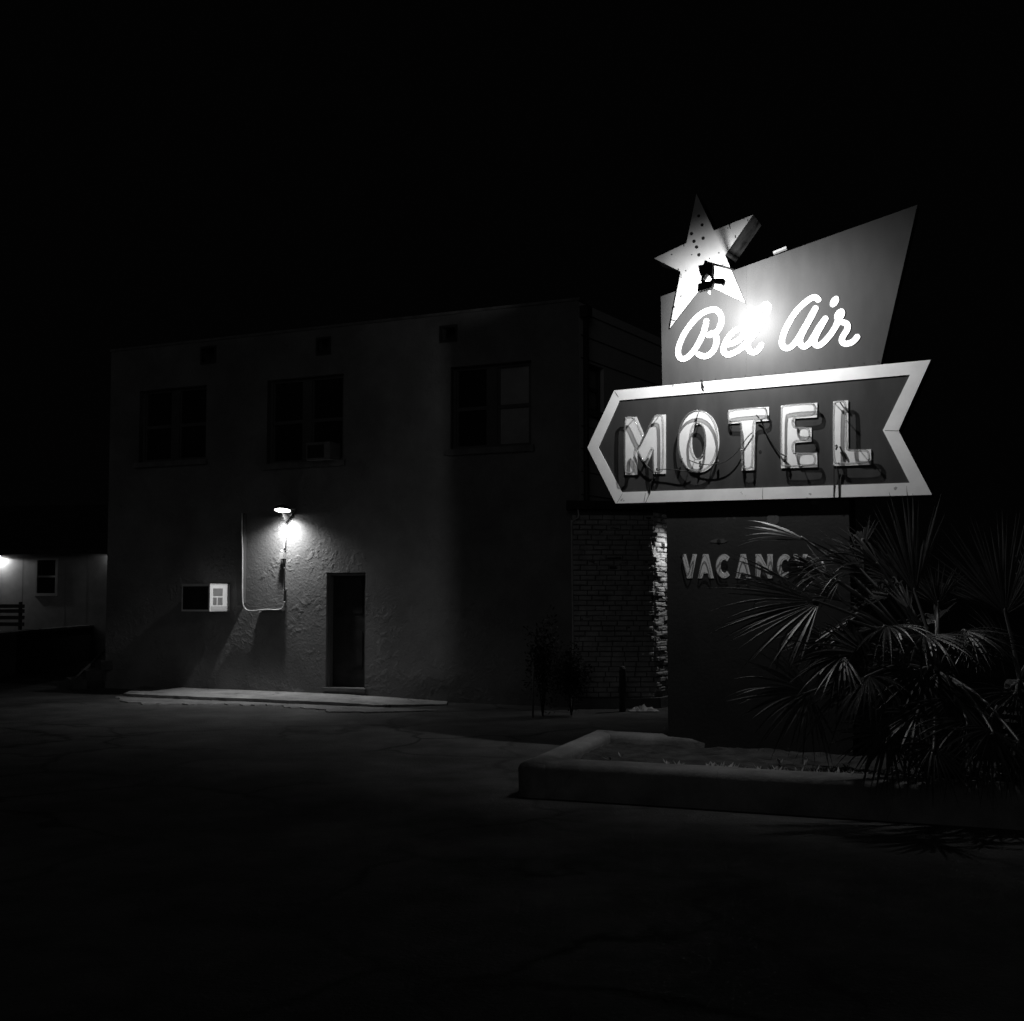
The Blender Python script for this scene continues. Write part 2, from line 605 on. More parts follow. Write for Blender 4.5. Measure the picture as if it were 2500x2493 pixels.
def window(fr, r, parent, panes=2, blind=(False, False), rv=.16):
    u0, u1, z0, z1 = r
    g = .055
    m = MB()
    e = .004
    m.fbox(fr, u0 + e, u1 - e, z0 + e, z0 + g, -rv, -rv + .06)
    m.fbox(fr, u0 + e, u1 - e, z1 - g, z1 - e, -rv, -rv + .06)
    m.fbox(fr, u0 + e, u0 + g, z0 + g, z1 - g, -rv, -rv + .058)
    m.fbox(fr, u1 - g, u1 - e, z0 + g, z1 - g, -rv, -rv + .058)
    cx = (u0 + u1) / 2
    if panes == 2:
        m.fbox(fr, cx - .085, cx + .085, z0 + g, z1 - g, -rv, -rv + .062)
    fo = m.build('window', M_TRIM, parent)
    secs = [(u0 + g, cx - .085), (cx + .085, u1 - g)] if panes == 2 else [(u0 + g, u1 - g)]
    zm = z0 + (z1 - z0) * .49
    for k, (a, b) in enumerate(secs):
        s = MB()
        s.fbox(fr, a, b, zm - .03, zm + .03, -rv + .005, -rv + .045)
        s.fbox(fr, a, a + .035, z0 + g, z1 - g, -rv + .002, -rv + .04)
        s.fbox(fr, b - .035, b, z0 + g, z1 - g, -rv + .002, -rv + .04)
        s.build('sash', M_TRIM, fo)
        s = MB()
        s.fbox(fr, a + .03, b - .03, z0 + g - .002, z1 - g + .002, -rv + .008, -rv + .016)
        s.build('pane', M_BLIND if blind[k] else M_GLASS, fo)
    # black sheet standing in for the dark room behind
    s = MB()
    s.fbox(fr, u0 - .1, u1 + .1, z0 - .1, z1 + .1, -rv - .12, -rv - .08)
    s.build('dark_backing', M_BLACK, fo)
    s = MB()
    s.fbox(fr, u0 - .06, u1 + .06, z0 - .10, z0 - .004, .002, .06)
    s.build('sill', M_SILL, fo)
    return fo
window(FAC, WR[0], bld, 2, (False, False))
window(FAC, WR[1], bld, 2, (False, False))
window(FAC, WR[2], bld, 2, (False, True))
window(SIDE, SW, bld, 1, (True,), .12)
m = MB()
m.fbox(FAC, DR[0] + .045, DR[1] - .045, DR[2] + .004, DR[3] - .05, -.20, -.15)
for zz in (.35, 1.25):
    m.fbox(FAC, DR[0] + .14, DR[1] - .14, DR[2] + zz, DR[2] + zz + .6, -.15, -.143)
dr = m.build('door', M_DOOR, bld)
m = MB()
m.fbox(FAC, DR[0] + .003, DR[0] + .045, DR[2], DR[3] - .003, -.21, -.05)
m.fbox(FAC, DR[1] - .045, DR[1] - .003, DR[2], DR[3] - .003, -.21, -.05)
m.fbox(FAC, DR[0] + .045, DR[1] - .045, DR[3] - .05, DR[3] - .003, -.21, -.05)
m.build('door_frame', M_TRIM, dr)
m = MB()
m.fbox(FAC, DR[0] - .05, DR[1] + .03, .112, .165, -.2, .05)
m.build('doorstep', M_SILL, bld)
for r in SC:
    m = MB()
    u0, u1, z0, z1 = r
    m.ring(FAC, [(u0 - .02, z0 - .02), (u1 + .02, z0 - .02), (u1 + .02, z1 + .02), (u0 - .02, z1 + .02)],
           [(u0 + .02, z0 + .02), (u1 - .02, z0 + .02), (u1 - .02, z1 - .02), (u0 + .02, z1 - .02)], -.02, .012)
    m.fbox(FAC, u0, u1, z0, z1, -.24, -.225)
    m.build('roof_drain', M_BLACK, bld)
# drainpipe down the corner
m = MB()
cp = FAC.p(FU1 - .02, 0, .0)
pp = [SIDE.p(.10, z, .07) for z in (.3, 2, 4, 6.1)]
m.tube(pp, .045, 10)
m.fbox(SIDE, .02, .18, 6.1, 6.28, .0, .14)
tag(m.build('drainpipe', M_BLACK), 'black drainpipe running down the front corner of the motel block', 'drainpipe')

# ------------------------------------------------------------------ brick annex
an = thing('brick_annex', 'low annex of rough painted bricks with a ledge, beside and behind the big sign', 'building', ANX.p(1.5, 0))
AW = ANX.px(1598, 1500)[0]
q0 = ANX.p(AW, 0)
da = math.radians(52)
dB = Vector((ANX.u.x * math.cos(da) - ANX.u.y * math.sin(da), ANX.u.x * math.sin(da) + ANX.u.y * math.cos(da), 0))
ANB = Frame((q0.x, q0.y), (q0.x + dB.x, q0.y + dB.y))
BW = 2.6
ATOP = 3.06
m = MB()
hp = [ANX.p(0, 0, -.012), ANX.p(AW - .006, 0, -.012), ANB.p(BW, 0, -.012), ANB.p(BW, 0, -3), ANX.p(.3, 0, -3.0)]
m.add([(p.x, p.y, -.05) for p in hp] + [(p.x, p.y, ATOP) for p in hp], [[0, 1, 2, 3, 4], [9, 8, 7, 6, 5]] + [[k, (k + 1) % 5, 5 + (k + 1) % 5, 5 + k] for k in range(5)])
m.build('wall', M_MORTAR, an)
m = MB()
rn = random.Random(11)
bh, bl = .078, .225
rough = 1.0
def courses(m, FR, AW):
    row = 0
    z = .165
    while z + bh < ATOP - .01:
        u = .005 - (bl / 2 if row % 2 else 0) + rn.uniform(-.02, .02)
        while u < AW:
            ln = bl + rn.uniform(-.05, .04)
            a, b = max(u, .003), min(u + ln - .012, AW - .003)
            if b - a > .03:
                o1 = rough * rn.uniform(-.002, .022) + (.012 if rn.random() < .15 else 0)
                if rn.random() < .05 * rough: o1 = -.010
                j = lambda s=.006: rn.uniform(-s, s)
                zt, zb = z + bh - .010, z
                mid = 3
                vs, fs = [], []
                # rounded, chipped front: outer rim at the mortar, inner face proud
                rim = [(a, zb), ((a + b) / 2, zb + j(.003)), (b, zb), (b + j(.003), (zb + zt) / 2), (b, zt), ((a + b) / 2, zt + j(.003)), (a, zt), (a + j(.003), (zb + zt) / 2)]
                cx, cz = (a + b) / 2, (zb + zt) / 2
                inn = []
                for (x, y) in rim:
                    dx, dz = x - cx, y - cz
                    inn.append((cx + dx - math.copysign(min(abs(dx), .010 + abs(j(.008))), dx), cz + dz - math.copysign(min(abs(dz), .009 + abs(j(.006))), dz)))
                for (x, y) in rim: vs.append(FR.p(x + j(.002), y + j(.002), -.02))
                for (x, y) in rim: vs.append(FR.p(x, y, o1 * .4 - .004 + j(.003)))
                for (x, y) in inn: vs.append(FR.p(x, y, o1 + j(.005)))
                vs.append(FR.p(cx + j(.02), cz + j(.01), o1 + j(.008)))
                for k in range(8):
                    k2 = (k + 1) % 8
                    fs += [[k, k2, 8 + k2, 8 + k], [8 + k, 8 + k2, 16 + k2, 16 + k], [16 + k, 16 + k2, 24]]
                m.add(vs, fs)
            u += ln
        z += bh + rn.uniform(-.003, .003)
        row += 1

courses(m, ANX, AW)
rough = 2.4
courses(m, ANB, BW)
m.build('brickwork', M_BRICK, an)
m = MB()
m.fbox(ANX, -.02, AW + .045, -.02, .155, -.02, .10)
m.fbox(ANB, .002, BW, -.02, .154, -.02, .099)
m.build('ledge', M_PLANTER, an)
m = MB()
hp = [ANX.p(-.1, 0, .10), ANX.p(AW + .05, 0, .10), ANB.p(BW + .1, 0, .10), ANB.p(BW, 0, -3), ANX.p(.3, 0, -3.0)]
m.add([(p.x, p.y, ATOP + .003) for p in hp] + [(p.x, p.y, ATOP + .13) for p in hp], [[0, 1, 2, 3, 4], [9, 8, 7, 6, 5]] + [[k, (k + 1) % 5, 5 + (k + 1) % 5, 5 + k] for k in range(5)])
m.build('roof', M_ROOF, an)

m = MB()
pts = [ANX.P(1408, 1224, .05), ANX.P(1412, 1250, .05), ANX.P(1412, 1263, .05), ANX.P(1397, 1274, .03), ANX.P(1396, 1300, .03), ANX.P(1399, 1585, .03), ANX.P(1393, 1612, .05)]
m.tube([Vector(p) for p in catmull(pts, 4)], .014, 8)
tag(m.build('conduit', M_PIPE), 'thin pale kinked conduit at the left edge of the brick annex', 'pipe')

# bollard, paper scraps, shrub in front of the annex
m = MB()
q = ground(1520, 1737)
m.tube([(q.x, q.y, -.05), (q.x, q.y, .62), (q.x, q.y, .645)], .05, 14)
m.blob((q.x, q.y, .645), (.05, .05, .03), 1, 0, 2)
tag(m.build('bollard', M_BLACK), 'short dark round post standing in front of the brick annex', 'bollard')
m = MB()
rn = random.Random(8)
q = ground(1572, 1737)
n = 15
vs = []
for j in range(6):
    for i in range(n):
        hx = math.sin(i / (n - 1) * math.pi) * math.sin(j / 5 * math.pi)
        vs.append((q.x - .22 + i * .44 / (n - 1) + rn.uniform(-.01, .01), q.y - .1 + j * .04 + rn.uniform(-.01, .01), .012 + hx * rn.uniform(.02, .11)))
m.add(vs, [[j * n + i, j * n + i + 1, (j + 1) * n + i + 1, (j + 1) * n + i] for j in range(5) for i in range(n - 1)])
tag(m.build('crumpled_sheet', M_PAPER), 'crumpled pale sheet lying on the ground at the foot of the brick annex', 'litter')

def leafy(name, c, rad, n, size, material, seed, parent=None, hollow=.5):
    m = MB()
    rn = random.Random(seed)
    for k in range(n):
        d = Vector((rn.gauss(0, 1), rn.gauss(0, 1), rn.gauss(0, 1)))
        d.normalize()
        rr = rn.uniform(hollow, 1.05) * (1 + .25 * math.sin(d.x * 5 + seed) * math.cos(d.z * 4))
        p = Vector(c) + Vector((d.x * rad[0], d.y * rad[1], d.z * rad[2])) * rr
        a = Vector((rn.gauss(0, 1), rn.gauss(0, 1), rn.gauss(0, 1))).normalized()
        b = a.cross(d + Vector((.01, 0, 0))).normalized()
        s = size * rn.uniform(.6, 1.3)
        if p.z < .01: continue
        m.add([p - a * s, p + b * s * .4, p + a * s, p - b * s * .4 + d * s * .15], [[0, 1, 2, 3]])
    return m.build(name, material, parent)

def shrub(px, py, h, rad, seed, label):
    g = ground(px, py)
    t = thing('shrub', label, 'shrub', g)
    m = MB()
    rn = random.Random(seed)
    for k in range(7):
        e = Vector((rn.uniform(-rad, rad) * .7, rn.uniform(-rad, rad) * .5, h * rn.uniform(.5, .85)))
        m.tube([g, g + Vector((e.x * .3, e.y * .3, e.z * .5)), g + e], .012, 6, r2=.005)
    m.build('stem', M_TRUNK, t)
    leafy('foliage', (g.x, g.y, h * .58), (rad, rad * .8, h * .5), 1600, .030, M_SHRUB, seed, t, .2)
shrub(1395, 1746, .95, .28, 4, 'dark leafy shrub standing by the left end of the brick annex')
shrub(1325, 1748, 1.35, .30, 9, 'tall dark shrub against the stucco wall near its right corner')
m = MB()
q = ground(1301, 1752)
m.tube([(q.x, q.y, 0), (q.x + .005, q.y, .4), (q.x, q.y, .78)], .014, 8)
tag(m.build('stake', M_SILL), 'thin grey stake standing in front of the taller dark shrub', 'stake')

# ------------------------------------------------------------------ lamps helpers
def spot(name, loc, aim, power, angle, blend, size=.04, parent=None):
    d = bpy.data.lights.new(name, 'SPOT')
    d.energy = power
    d.spot_size = math.radians(angle)
    d.spot_blend = blend
    d.shadow_soft_size = size
    o = bpy.data.objects.new(name, d)
    C.objects.link(o)
    base = Vector((0, 0, 0))
    p = parent
    while p is not None:
        base = base + p.location
        p = p.parent
    o.parent = parent
    o.location = Vector(loc) - base
    o.rotation_euler = (Vector(aim) - Vector(loc)).to_track_quat('-Z', 'Y').to_euler()
    return o

# ------------------------------------------------------------------ wall lamp, conduit, AC on the facade
LP = FAC.P(690, 1246, .21)
lampt = thing('wall_lamp', 'lit round wall lamp on the stucco facade, up and to the left of the door', 'lamp', FAC.p(FAC.px(706, 1246)[0], LP.z))
m = MB()
# shallow round shade, tilted outwards
ax = (Z * .97 + FAC.n * -.22 - FAC.u * .05).normalized()
e1 = ax.cross(FAC.n).normalized(); e2 = ax.cross(e1)
def disc_pts(c, r, n=28):
    return [c + e1 * (r * math.cos(2 * math.pi * k / n)) + e2 * (r * math.sin(2 * math.pi * k / n)) for k in range(n)]
def lathe(m, c, prof, n=28):
    vs, fs = [], []
    for (r, h) in prof:
        vs += disc_pts(c + ax * h, r, n)
    for j in range(len(prof) - 1):
        for k in range(n):
            fs.append([j * n + k, j * n + (k + 1) % n, (j + 1) * n + (k + 1) % n, (j + 1) * n + k])
    m.add(vs, fs, True)
lathe(m, LP, [(.150, -.012), (.156, 0), (.150, .022), (.11, .06), (.06, .085), (.001, .09)])
lathe(m, LP, [(.146, -.010), (.140, .01), (.10, .045), (.001, .07)])
m.build('lamp_shade', M_BLACK, lampt)
m = MB()
lathe(m, LP, [(.001, -.014), (.08, -.012), (.130, .0), (.132, .006), (.001, .03)])
m.build('lens', M_LENS, lampt)
m = MB()
wp = FAC.p(FAC.px(712, 1250)[0], LP.z - .02)
arm = [FAC.P(688, 1254, .17), FAC.P(697, 1276, .06), FAC.P(722, 1243, .06), FAC.P(709, 1240, .19)]
arm2 = [p - FAC.n * .045 for p in arm]
m.add(arm + arm2, [[0, 1, 2, 3], [4, 7, 6, 5], [0, 4, 5, 1], [1, 5, 6, 2], [2, 6, 7, 3], [3, 7, 4, 0]])
m.fbox(FAC, *(lambda a: (a[0] - .06, a[0] + .05, a[1] - .06, a[1] + .05))(FAC.px(712, 1252)), .001, .075)
m.build('bracket', M_BLACK, lampt)
sl = spot('lamp_bulb', LP - Z * .035, LP - Z * 2 + FAC.n * .15, SCONCE_W, 150, 1.0, .05, lampt)

ct = thing('lamp_conduit', 'pale conduit pipe looping down, left and up from the facade wall lamp', 'pipe', FAC.P(640, 1490, .05))
m = MB()
def fpts(l, off=None):
    return [FAC.P(x, y, off if off is not None else (.105 if x < 600 else .075)) for x, y in l]
m.tube(catmull(fpts([(591, 1253), (590.5, 1290), (592, 1350), (592, 1400), (592, 1455), (594, 1478), (602, 1489), (616, 1491.5), (634, 1490), (655, 1488.5), (676, 1489), (688, 1486), (693, 1478), (694, 1468)]), 4), .0125, 10)
m.build('pipe', M_PIPE, ct)
m = MB()
m.tube(catmull(fpts([(694, 1469), (694.5, 1440), (695, 1405), (694.5, 1385)]), 4), .011, 10)
m.build('cable', M_RUBBER, ct)
m = MB()
m.tube(catmull(fpts([(695, 1280), (695, 1300), (695, 1325), (693.5, 1343)], .05), 3), .014, 10)
m.build('pipe', M_PIPE, ct)
m = MB()
a = FAC.px(694, 1357)
m.fbox(FAC, a[0] - .04, a[0] + .04, a[1] - .055, a[1] + .055, .002, .085)
m.tube([FAC.p(a[0] - .02, a[1] + .05, .05), FAC.p(a[0] - .02, a[1] + .10, .05)], .015, 8)
m.build('junction_box', M_PIPE, ct)
M_FIN = mat('fin_plaster', .05, .9, .01, 9, .4, 24)  # plaster darkened so the lamp-facing fins match the wall's brightness
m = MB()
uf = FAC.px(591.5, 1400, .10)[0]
m.fbox(FAC, uf - .008, uf + .008, FAC.px(592, 1472, .10)[1], FAC.px(591, 1253, .10)[1], .002, .092)  # fins added behind the pipe to cast its wide wall shadow
m.build('shadow_fin', M_FIN, ct)
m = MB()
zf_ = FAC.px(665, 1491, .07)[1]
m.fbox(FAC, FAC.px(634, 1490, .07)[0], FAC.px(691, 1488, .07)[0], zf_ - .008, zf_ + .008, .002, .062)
m.build('shadow_fin', M_FIN, ct)
m = MB()
m.tube([FAC.p(a[0] + .003, a[1] - .06, .05), FAC.p(a[0] + .006, a[1] - .15, .05), FAC.p(a[0] + .008, a[1] - .24, .05)], .034, 10, r2=.010)
m.build('cable_boot', M_RUBBER, ct)
for x, y in ((591, 1300), (592, 1430), (635, 1494), (694.5, 1440)):
    m = MB()
    b = FAC.px(x, y, .03)
    m.fbox(FAC, b[0] - .022, b[0] + .022, b[1] - .012, b[1] + .012, .002, .042)
    m.build('clip', M_PIPE, ct)

def ac(fr, r, d, label, corner, big=True):
    """window air conditioner: r = (u0,u1,z0,z1) on the wall, sticking out by d"""
    u0, u1, z0, z1 = r
    t = thing('air_conditioner', label, 'air conditioner', fr.p((u0 + u1) / 2, z0), 'window air conditioners')
    m = MB()
    m.fbox(fr, u0, u1, z0, z1, .003 if big else -.14, d)
    m.fbox(fr, u0 - .006, u1 + .006, z1 + .002, z1 + .014, .003 if big else -.14, d + .008)
    m.build('case', M_AC if big else mat('dimmed_ac_case', .16, .6, .04, 12), t)  # small upper unit gets a darkened case to look dimmer
    # louvres on the right flank
    S = Frame((fr.p(u1, 0, d)).xy[:], (fr.p(u1, 0, 0)).xy[:])
    h = z1 - z0
    for (a, b, c, e) in ((.16, .62, .58, .86), (.16, .33, .24, .52), (.38, .62, .24, .52)) if big else ():
        m = MB()
        m.fbox(S, a * d, b * d, z0 + c * h, z0 + e * h, .001, .004)
        k = z0 + c * h + .012
        while k < z0 + e * h - .008:
            m.fbox(S, a * d + .006, b * d - .006, k, k + .004, .004, .008)
            k += .018
        m.build('grille', M_ACG, t)
    if big:
        m = MB()
        m.fbox(S, .03, d - .02, z0 + .01, z0 + .19 * h, .001, .004)
        m.build('base_rail', mat('ac_rail', .36, .6), t)
    m = MB()
    m.fbox(fr, u0 + .03, u1 - (.03 if big else .12), z0 + .03, z1 - .03, d + .001, d + .006)
    k = z0 + .05
    while k < z1 - .05:
        m.fbox(fr, u0 + .04, u1 - (.04 if big else .13), k, k + .008, d + .006, d + .014)
        k += .03
    m.build('coil_grille', M_BLACK, t)
    return t
a = FAC.px(562, 1428); b = FAC.px(562, 1492)
u1 = a[0]
f0 = FAC.px(444, 1440, .56)[0]
ac(FAC, (f0, u1, b[1], a[1]), .56, 'white boxy air conditioner sticking out of the ground floor wall left of the lamp', None)
r = rect(FAC, 757, 1084, 815, 1124, .1)
ac(FAC, r, .22, 'small air conditioner sitting in the middle upper window above the lamp', None, False)

# ------------------------------------------------------------------ the sign
S = SIG
def sp(l, off=0.0):
    return [S.px(x, y, off) for x, y in l]
sign = thing('motel_sign', 'tall roadside motel sign with star, glowing script and big arrow on a dark pillar', 'sign', S.p(.9, .2))
ARW = [(1500.4, 953.8), (2272.5, 879), (2194, 1052), (2275.8, 1208.3), (1503.7, 1229.4), (1435, 1093)]
ARI = [(1513.5, 978), (2222, 915.5), (2155.7, 1051), (2221, 1179), (1519, 1202), (1461.7, 1093)]
m = MB()
m.prism(S, sp(ARW), -.26, -.006)
cab = m.build('arrow_cabinet', M_SIDE, sign)
m = MB()
m.prism(S, inset(sp(ARW), .004), -.006, .0)
m.build('arrow_face', M_FIELD, cab)
m = MB()
m.ring(S, sp(ARW), sp(ARI), .001, .012)
m.build('arrow_border', M_WHITE, cab)
for (a_, b_) in (((1862, 1186), (1862, 1220)), ((1520, 1205), (1506, 1228)), ((1501, 956), (1510, 970)), ((2160, 1051), (2192, 1052)), ((1576, 1204), (1572, 1226))):
    m = MB()
    m.tube([S.P(*a_, .0125), S.P(*b_, .0125)], .0022, 5)
    m.build('seam', M_SIDE, cab)
m = MB()
for (x, y) in ((1856, 1103),):
    c = S.px(x, y)
    m.prism(S, [(c[0] + .016 * math.cos(g), c[1] + .016 * math.sin(g)) for g in [k * math.pi / 6 for k in range(12)]], .0005, .003)
m.build('cable_hole', M_HOLE, cab)
# pendant bits: bent strap on top border, hanging wire ends
m = MB()
m.tube([S.P(1714, 930, .0), S.P(1714, 934, .03), S.P(1716, 941, .04), S.P(1719, 949, .03)], .010, 6, r2=.006)
m.build('bent_strap', M_SIDE, cab)

LET = {
 'M': [(1527.5, 1019), (1554.5, 1018), (1576, 1069), (1600, 1014.5), (1626, 1012.5), (1626, 1157), (1597, 1157.5), (1597, 1096), (1579, 1139), (1556, 1098), (1556, 1159.5), (1527.5, 1160)],
 'T': [(1779, 1002), (1878, 993.5), (1878, 1027.5), (1845, 1030), (1843.7, 1148), (1812, 1149), (1811.5, 1033), (1779, 1035.5)],
 'E': [(1907.4, 991), (1996, 983.8), (1995, 1019.5), (1941, 1022.4), (1941.5, 1045), (1982, 1043.5), (1982, 1078.3), (1941.3, 1081.4), (1941, 1108), (1995, 1105.7), (1996, 1141), (1907.4, 1143.8)],
 'L': [(2034.5, 981), (2071, 977.9), (2071.5, 1100), (2127, 1097.6), (2127, 1135), (2035, 1138)],
}
FO = .002
SO = .066
def supports(m, pts, every):
    for k in range(0, len(pts), every):
        x, z = pts[k]
        m.tube([S.p(x, z, .004), S.p(x, z, SO)], .0045, 6)
def support(p, o):
    x, z = p
    m = MB()
    m.tube([S.p(x, z, .010), S.p(x, z, SO - .010)], .0035, 6)
    m.tube([S.p(x, z - .006, SO), S.p(x, z + .006, SO)], .0118, 6)
    m.build('tube_support', M_PIPE, o)
def letter(ch):
    poly = sp(LET[ch])
    m = MB()
    m.prism(S, poly, .001, .012)
    o = m.build('letter', M_LETTER, sign)
    ins = inset(poly, .012)
    # resample long edges so rounding only affects the corners
    q = []
    n = len(ins)
    for i in range(n):
        a, b = Vector(ins[i]), Vector(ins[(i + 1) % n])
        L_ = (b - a).length
        q.append(tuple(a.lerp(b, min(.4, .028 / L_))))
        q.append(tuple(a.lerp(b, 1 - min(.4, .028 / L_))))
    if ch in 'L':
        q = q[1:] + q[:1]
    loop = chaikin(q, 2)
    m = MB()
    m.tube([S.p(x, z, SO) for x, z in loop], .0105, 8, closed=True)
    t = m.build('neon_tube', M_TUBE, o)
    step = max(9, len(loop) // 5)
    for k in range(4, len(loop), step):
        support(loop[k], o)
    return o
def letter_O():
    c = S.px(1707.5, 1079)
    W_, H_ = .5 * abs(S.px(1756, 1079)[0] - S.px(1658.7, 1079)[0]), .5 * abs(S.px(1707, 1004.4)[1] - S.px(1707, 1153.8)[1])
    w_, h_ = .5 * abs(S.px(1724.5, 1079)[0] - S.px(1689.5, 1079)[0]), .5 * abs(S.px(1707, 1036)[1] - S.px(1707, 1122)[1])
    n = 48
    def ell(a, b, sh=0):
        out = []
        for k in range(n):
            g = 2 * math.pi * k / n
            cc, ss = math.cos(g), math.sin(g)
            out.append((c[0] + a * math.copysign(abs(cc) ** .92, cc), c[1] + b * math.copysign(abs(ss) ** .95, ss)))
        return out
    m = MB()
    m.ring(S, ell(W_, H_), ell(w_, h_), .001, .012)
    o = m.build('letter', M_LETTER, sign)
    m = MB()
    m.tube([S.p(x, z, SO) for x, z in ell(W_ - .006, H_ - .006)], .0105, 8, closed=True)
    m.tube([S.p(x, z, SO) for x, z in ell(w_ + .006, h_ + .006)], .0105, 8, closed=True)
    m.build('neon_tube', M_TUBE, o)
    for E in (ell(W_ - .006, H_ - .006), ell(w_ + .006, h_ + .006)):
        for k in (12, 32, 41):
            support(E[k], o)
letter('M'); letter_O(); letter('T'); letter('E'); letter('L')

def wire(pl, r=.005, mt=M_RUBBER, par=cab):
    m = MB()
    pts = [S.P(x, y, o * .6 + .004) for x, y, o in pl]
    m.tube(catmull(pts, 6), r, 6)
    return m.build('wire', mt, par)
wire([(1556, 1098, SO), (1572, 1128, .07), (1590, 1148, .06), (1598, 1152, .05)], .006)
wire([(1598, 1155, .05), (1612, 1147, .08), (1640, 1146, .09), (1668, 1150, .09), (1690, 1153, .06)])
wire([(1602, 1152, .05), (1594, 1170, .06), (1588, 1185, .05), (1587, 1203, .02)], .006)
wire([(1587, 1203, .02), (1581, 1216, .016), (1576, 1228, .016)], .003)
wire([(1683, 1124, .07), (1710, 1133, .09), (1740, 1134, .1), (1770, 1127, .1), (1795, 1108, .09), (1812, 1085, .07), (1828, 1064, .06), (1838, 1056, .04)])
wire([(1846, 1013, .09), (1860, 1030, .06), (1870, 1055, .05), (1888, 1085, .05), (1905, 1106, .06), (1920, 1115, .08)], .007)
wire([(2036, 1134, .06), (2036, 1170, .03), (2035, 1214, .02)], .004)
wire([(2044, 1138, .06), (2047, 1165, .03), (2049, 1215, .018)], .008)
wire([(2050, 1090, SO), (2058, 1105, .06), (2066, 1120, .03)], .008)
wire([(2051, 982, SO), (2060, 995, .05), (2072, 1008, .02)], .006)
wire([(1703, 1012, SO), (1700, 1030, .05), (1695, 1044, .02)], .005)
for (x, y, k) in ((1604, 1149, 1), (1664, 1124, 1), (1709, 1133, 1.3), (1753, 1128, 1), (1814, 1128, 1.5), (1916, 1122, 1.2), (2042, 1092, 1)):
    m = MB()
    m.tube([S.P(x, y - 4 * k, .045), S.P(x + 1, y, .06), S.P(x - 1, y + 6 * k, .06)], .013, 8, r2=.008)
    m.build('electrode_cap', M_RUBBER, cab)

# upper panel: two riveted sheets with slightly different lie
PAN = [(1613, 724), (1800, 656.5), (2240, 500), (2150, 891), (1617, 946)]
PO = -.045
m = MB()
poly = [S.px(x, y, PO) for x, y in PAN]
m.prism(S, poly, PO - .19, PO - .006)
pan = m.build('upper_cabinet', M_SIDE, sign)
m = MB()
seam = 1822
m.prism(S, inset([S.px(x, y, PO) for x, y in ((1613, 724), (seam, 649.0), (seam, 925), (1617, 946))], .0006), PO - .006, PO)
m.build('upper_face', M_PANEL, pan)
m = MB()
m.prism(S, inset([S.px(x, y, PO) for x, y in ((seam, 649.0), (2240, 500), (2150, 891), (seam, 925))], .0006), PO - .006, PO + .002)
m.build('upper_face', M_PANEL, pan)
m = MB()
for i in range(15):
    m = MB()
    x = 1640 + i * 36
    y = 944 - (x - 1617) * .1032 - 6
    c = S.px(x, y, PO)
    m.prism(S, [(c[0] + .006 * math.cos(g), c[1] + .006 * math.sin(g)) for g in [k * math.pi / 4 for k in range(8)]], PO + .0025, PO + .008)
    m.build('rivet', M_SIDE, pan)
# pale tab of the reverse lamp on the top edge
m = MB()
m.prism(S, sp([(1889, 616), (1889, 621), (1921, 608), (1921, 603)], -.10), -.12, -.07)
m.build('edge_tab', mat('tab_paint', .3, .6), pan)

def cA(l): return [(1630 + x / 7.431, 720 + y / 7.431) for x, y in l]
def cB(l): return [(1880 + x / 8.05, 700 + y / 8.05) for x, y in l]
STROKES = [
 ('B', [cA([(705, 480), (690, 560), (650, 700), (580, 850), (490, 1000), (375, 1125), (270, 1165), (205, 1110), (195, 1000), (230, 870), (310, 700), (420, 540), (550, 400), (680, 310), (830, 268), (925, 305), (975, 400), (972, 520), (920, 640), (850, 700), (745, 735)]),
        cA([(745, 735), (830, 700), (885, 770), (890, 870), (830, 1020), (730, 1105), (640, 1115), (565, 1085)])]),
 ('e', [cA([(1070, 905), (1180, 880), (1300, 820), (1380, 730), (1380, 650), (1300, 620), (1190, 680), (1090, 800), (1025, 940), (1020, 1030), (1085, 1085), (1180, 1065), (1300, 1000), (1400, 915), (1450, 860)])]),
 ('l', [cA([(1430, 890), (1530, 780), (1650, 600), (1760, 420), (1830, 270), (1820, 190), (1740, 200), (1640, 340), (1550, 540), (1480, 740), (1455, 900), (1490, 1010), (1560, 1045), (1640, 1005), (1700, 915)])]),
 ('A', [cB([(950, 258), (880, 212), (780, 250), (640, 360), (500, 510), (380, 700), (290, 880), (240, 1050), (250, 1160), (320, 1212), (420, 1180), (530, 1060), (640, 880), (760, 670), (895, 430)]),
        cB([(895, 430), (790, 640), (690, 820), (605, 1000), (597, 1115), (660, 1180), (750, 1140), (850, 1000), (960, 810), (1090, 632)])]),
 ('i', [cB([(1090, 632), (1000, 790), (905, 970), (873, 1080), (905, 1150), (985, 1150), (1090, 1060), (1200, 930), (1300, 770), (1350, 650)])]),
 ('r', [cB([(1300, 770), (1345, 650), (1390, 530)]), cB([(1350, 690), (1440, 705), (1520, 750), (1515, 850), (1440, 970), (1415, 1070), (1480, 1125), (1590, 1105), (1670, 1045), (1712, 990)])]),
]
hw = .0285
for ch, strokes in STROKES:
    m = MB()
    for k, st in enumerate(strokes):
        pts = [tuple(v) for v in catmull([S.px(x, y, PO) for x, y in st], 7)]
        m.strip(S, pts, hw, PO + .003, PO + .009 + k * .001)
    if ch == 'r':
        c = S.px(1880 + 1370 / 8.05, 700 + 560 / 8.05, PO)
        m.prism(S, [(c[0] + .048 * math.cos(g) + .014 * math.sin(g), c[1] + .060 * math.sin(g)) for g in [k * math.pi / 12 for k in range(24)]], PO + .003, PO + .0115)
    if ch == 'i':
        c = S.px(1880 + 1268 / 8.05, 700 + 297 / 8.05, PO)
        m.prism(S, [(c[0] + .040 * math.cos(g) + .016 * math.sin(g), c[1] + .053 * math.sin(g)) for g in [k * math.pi / 12 for k in range(24)]], PO + .003, PO + .0095)
    so = m.build('script_letter', M_SCRIPT, pan)
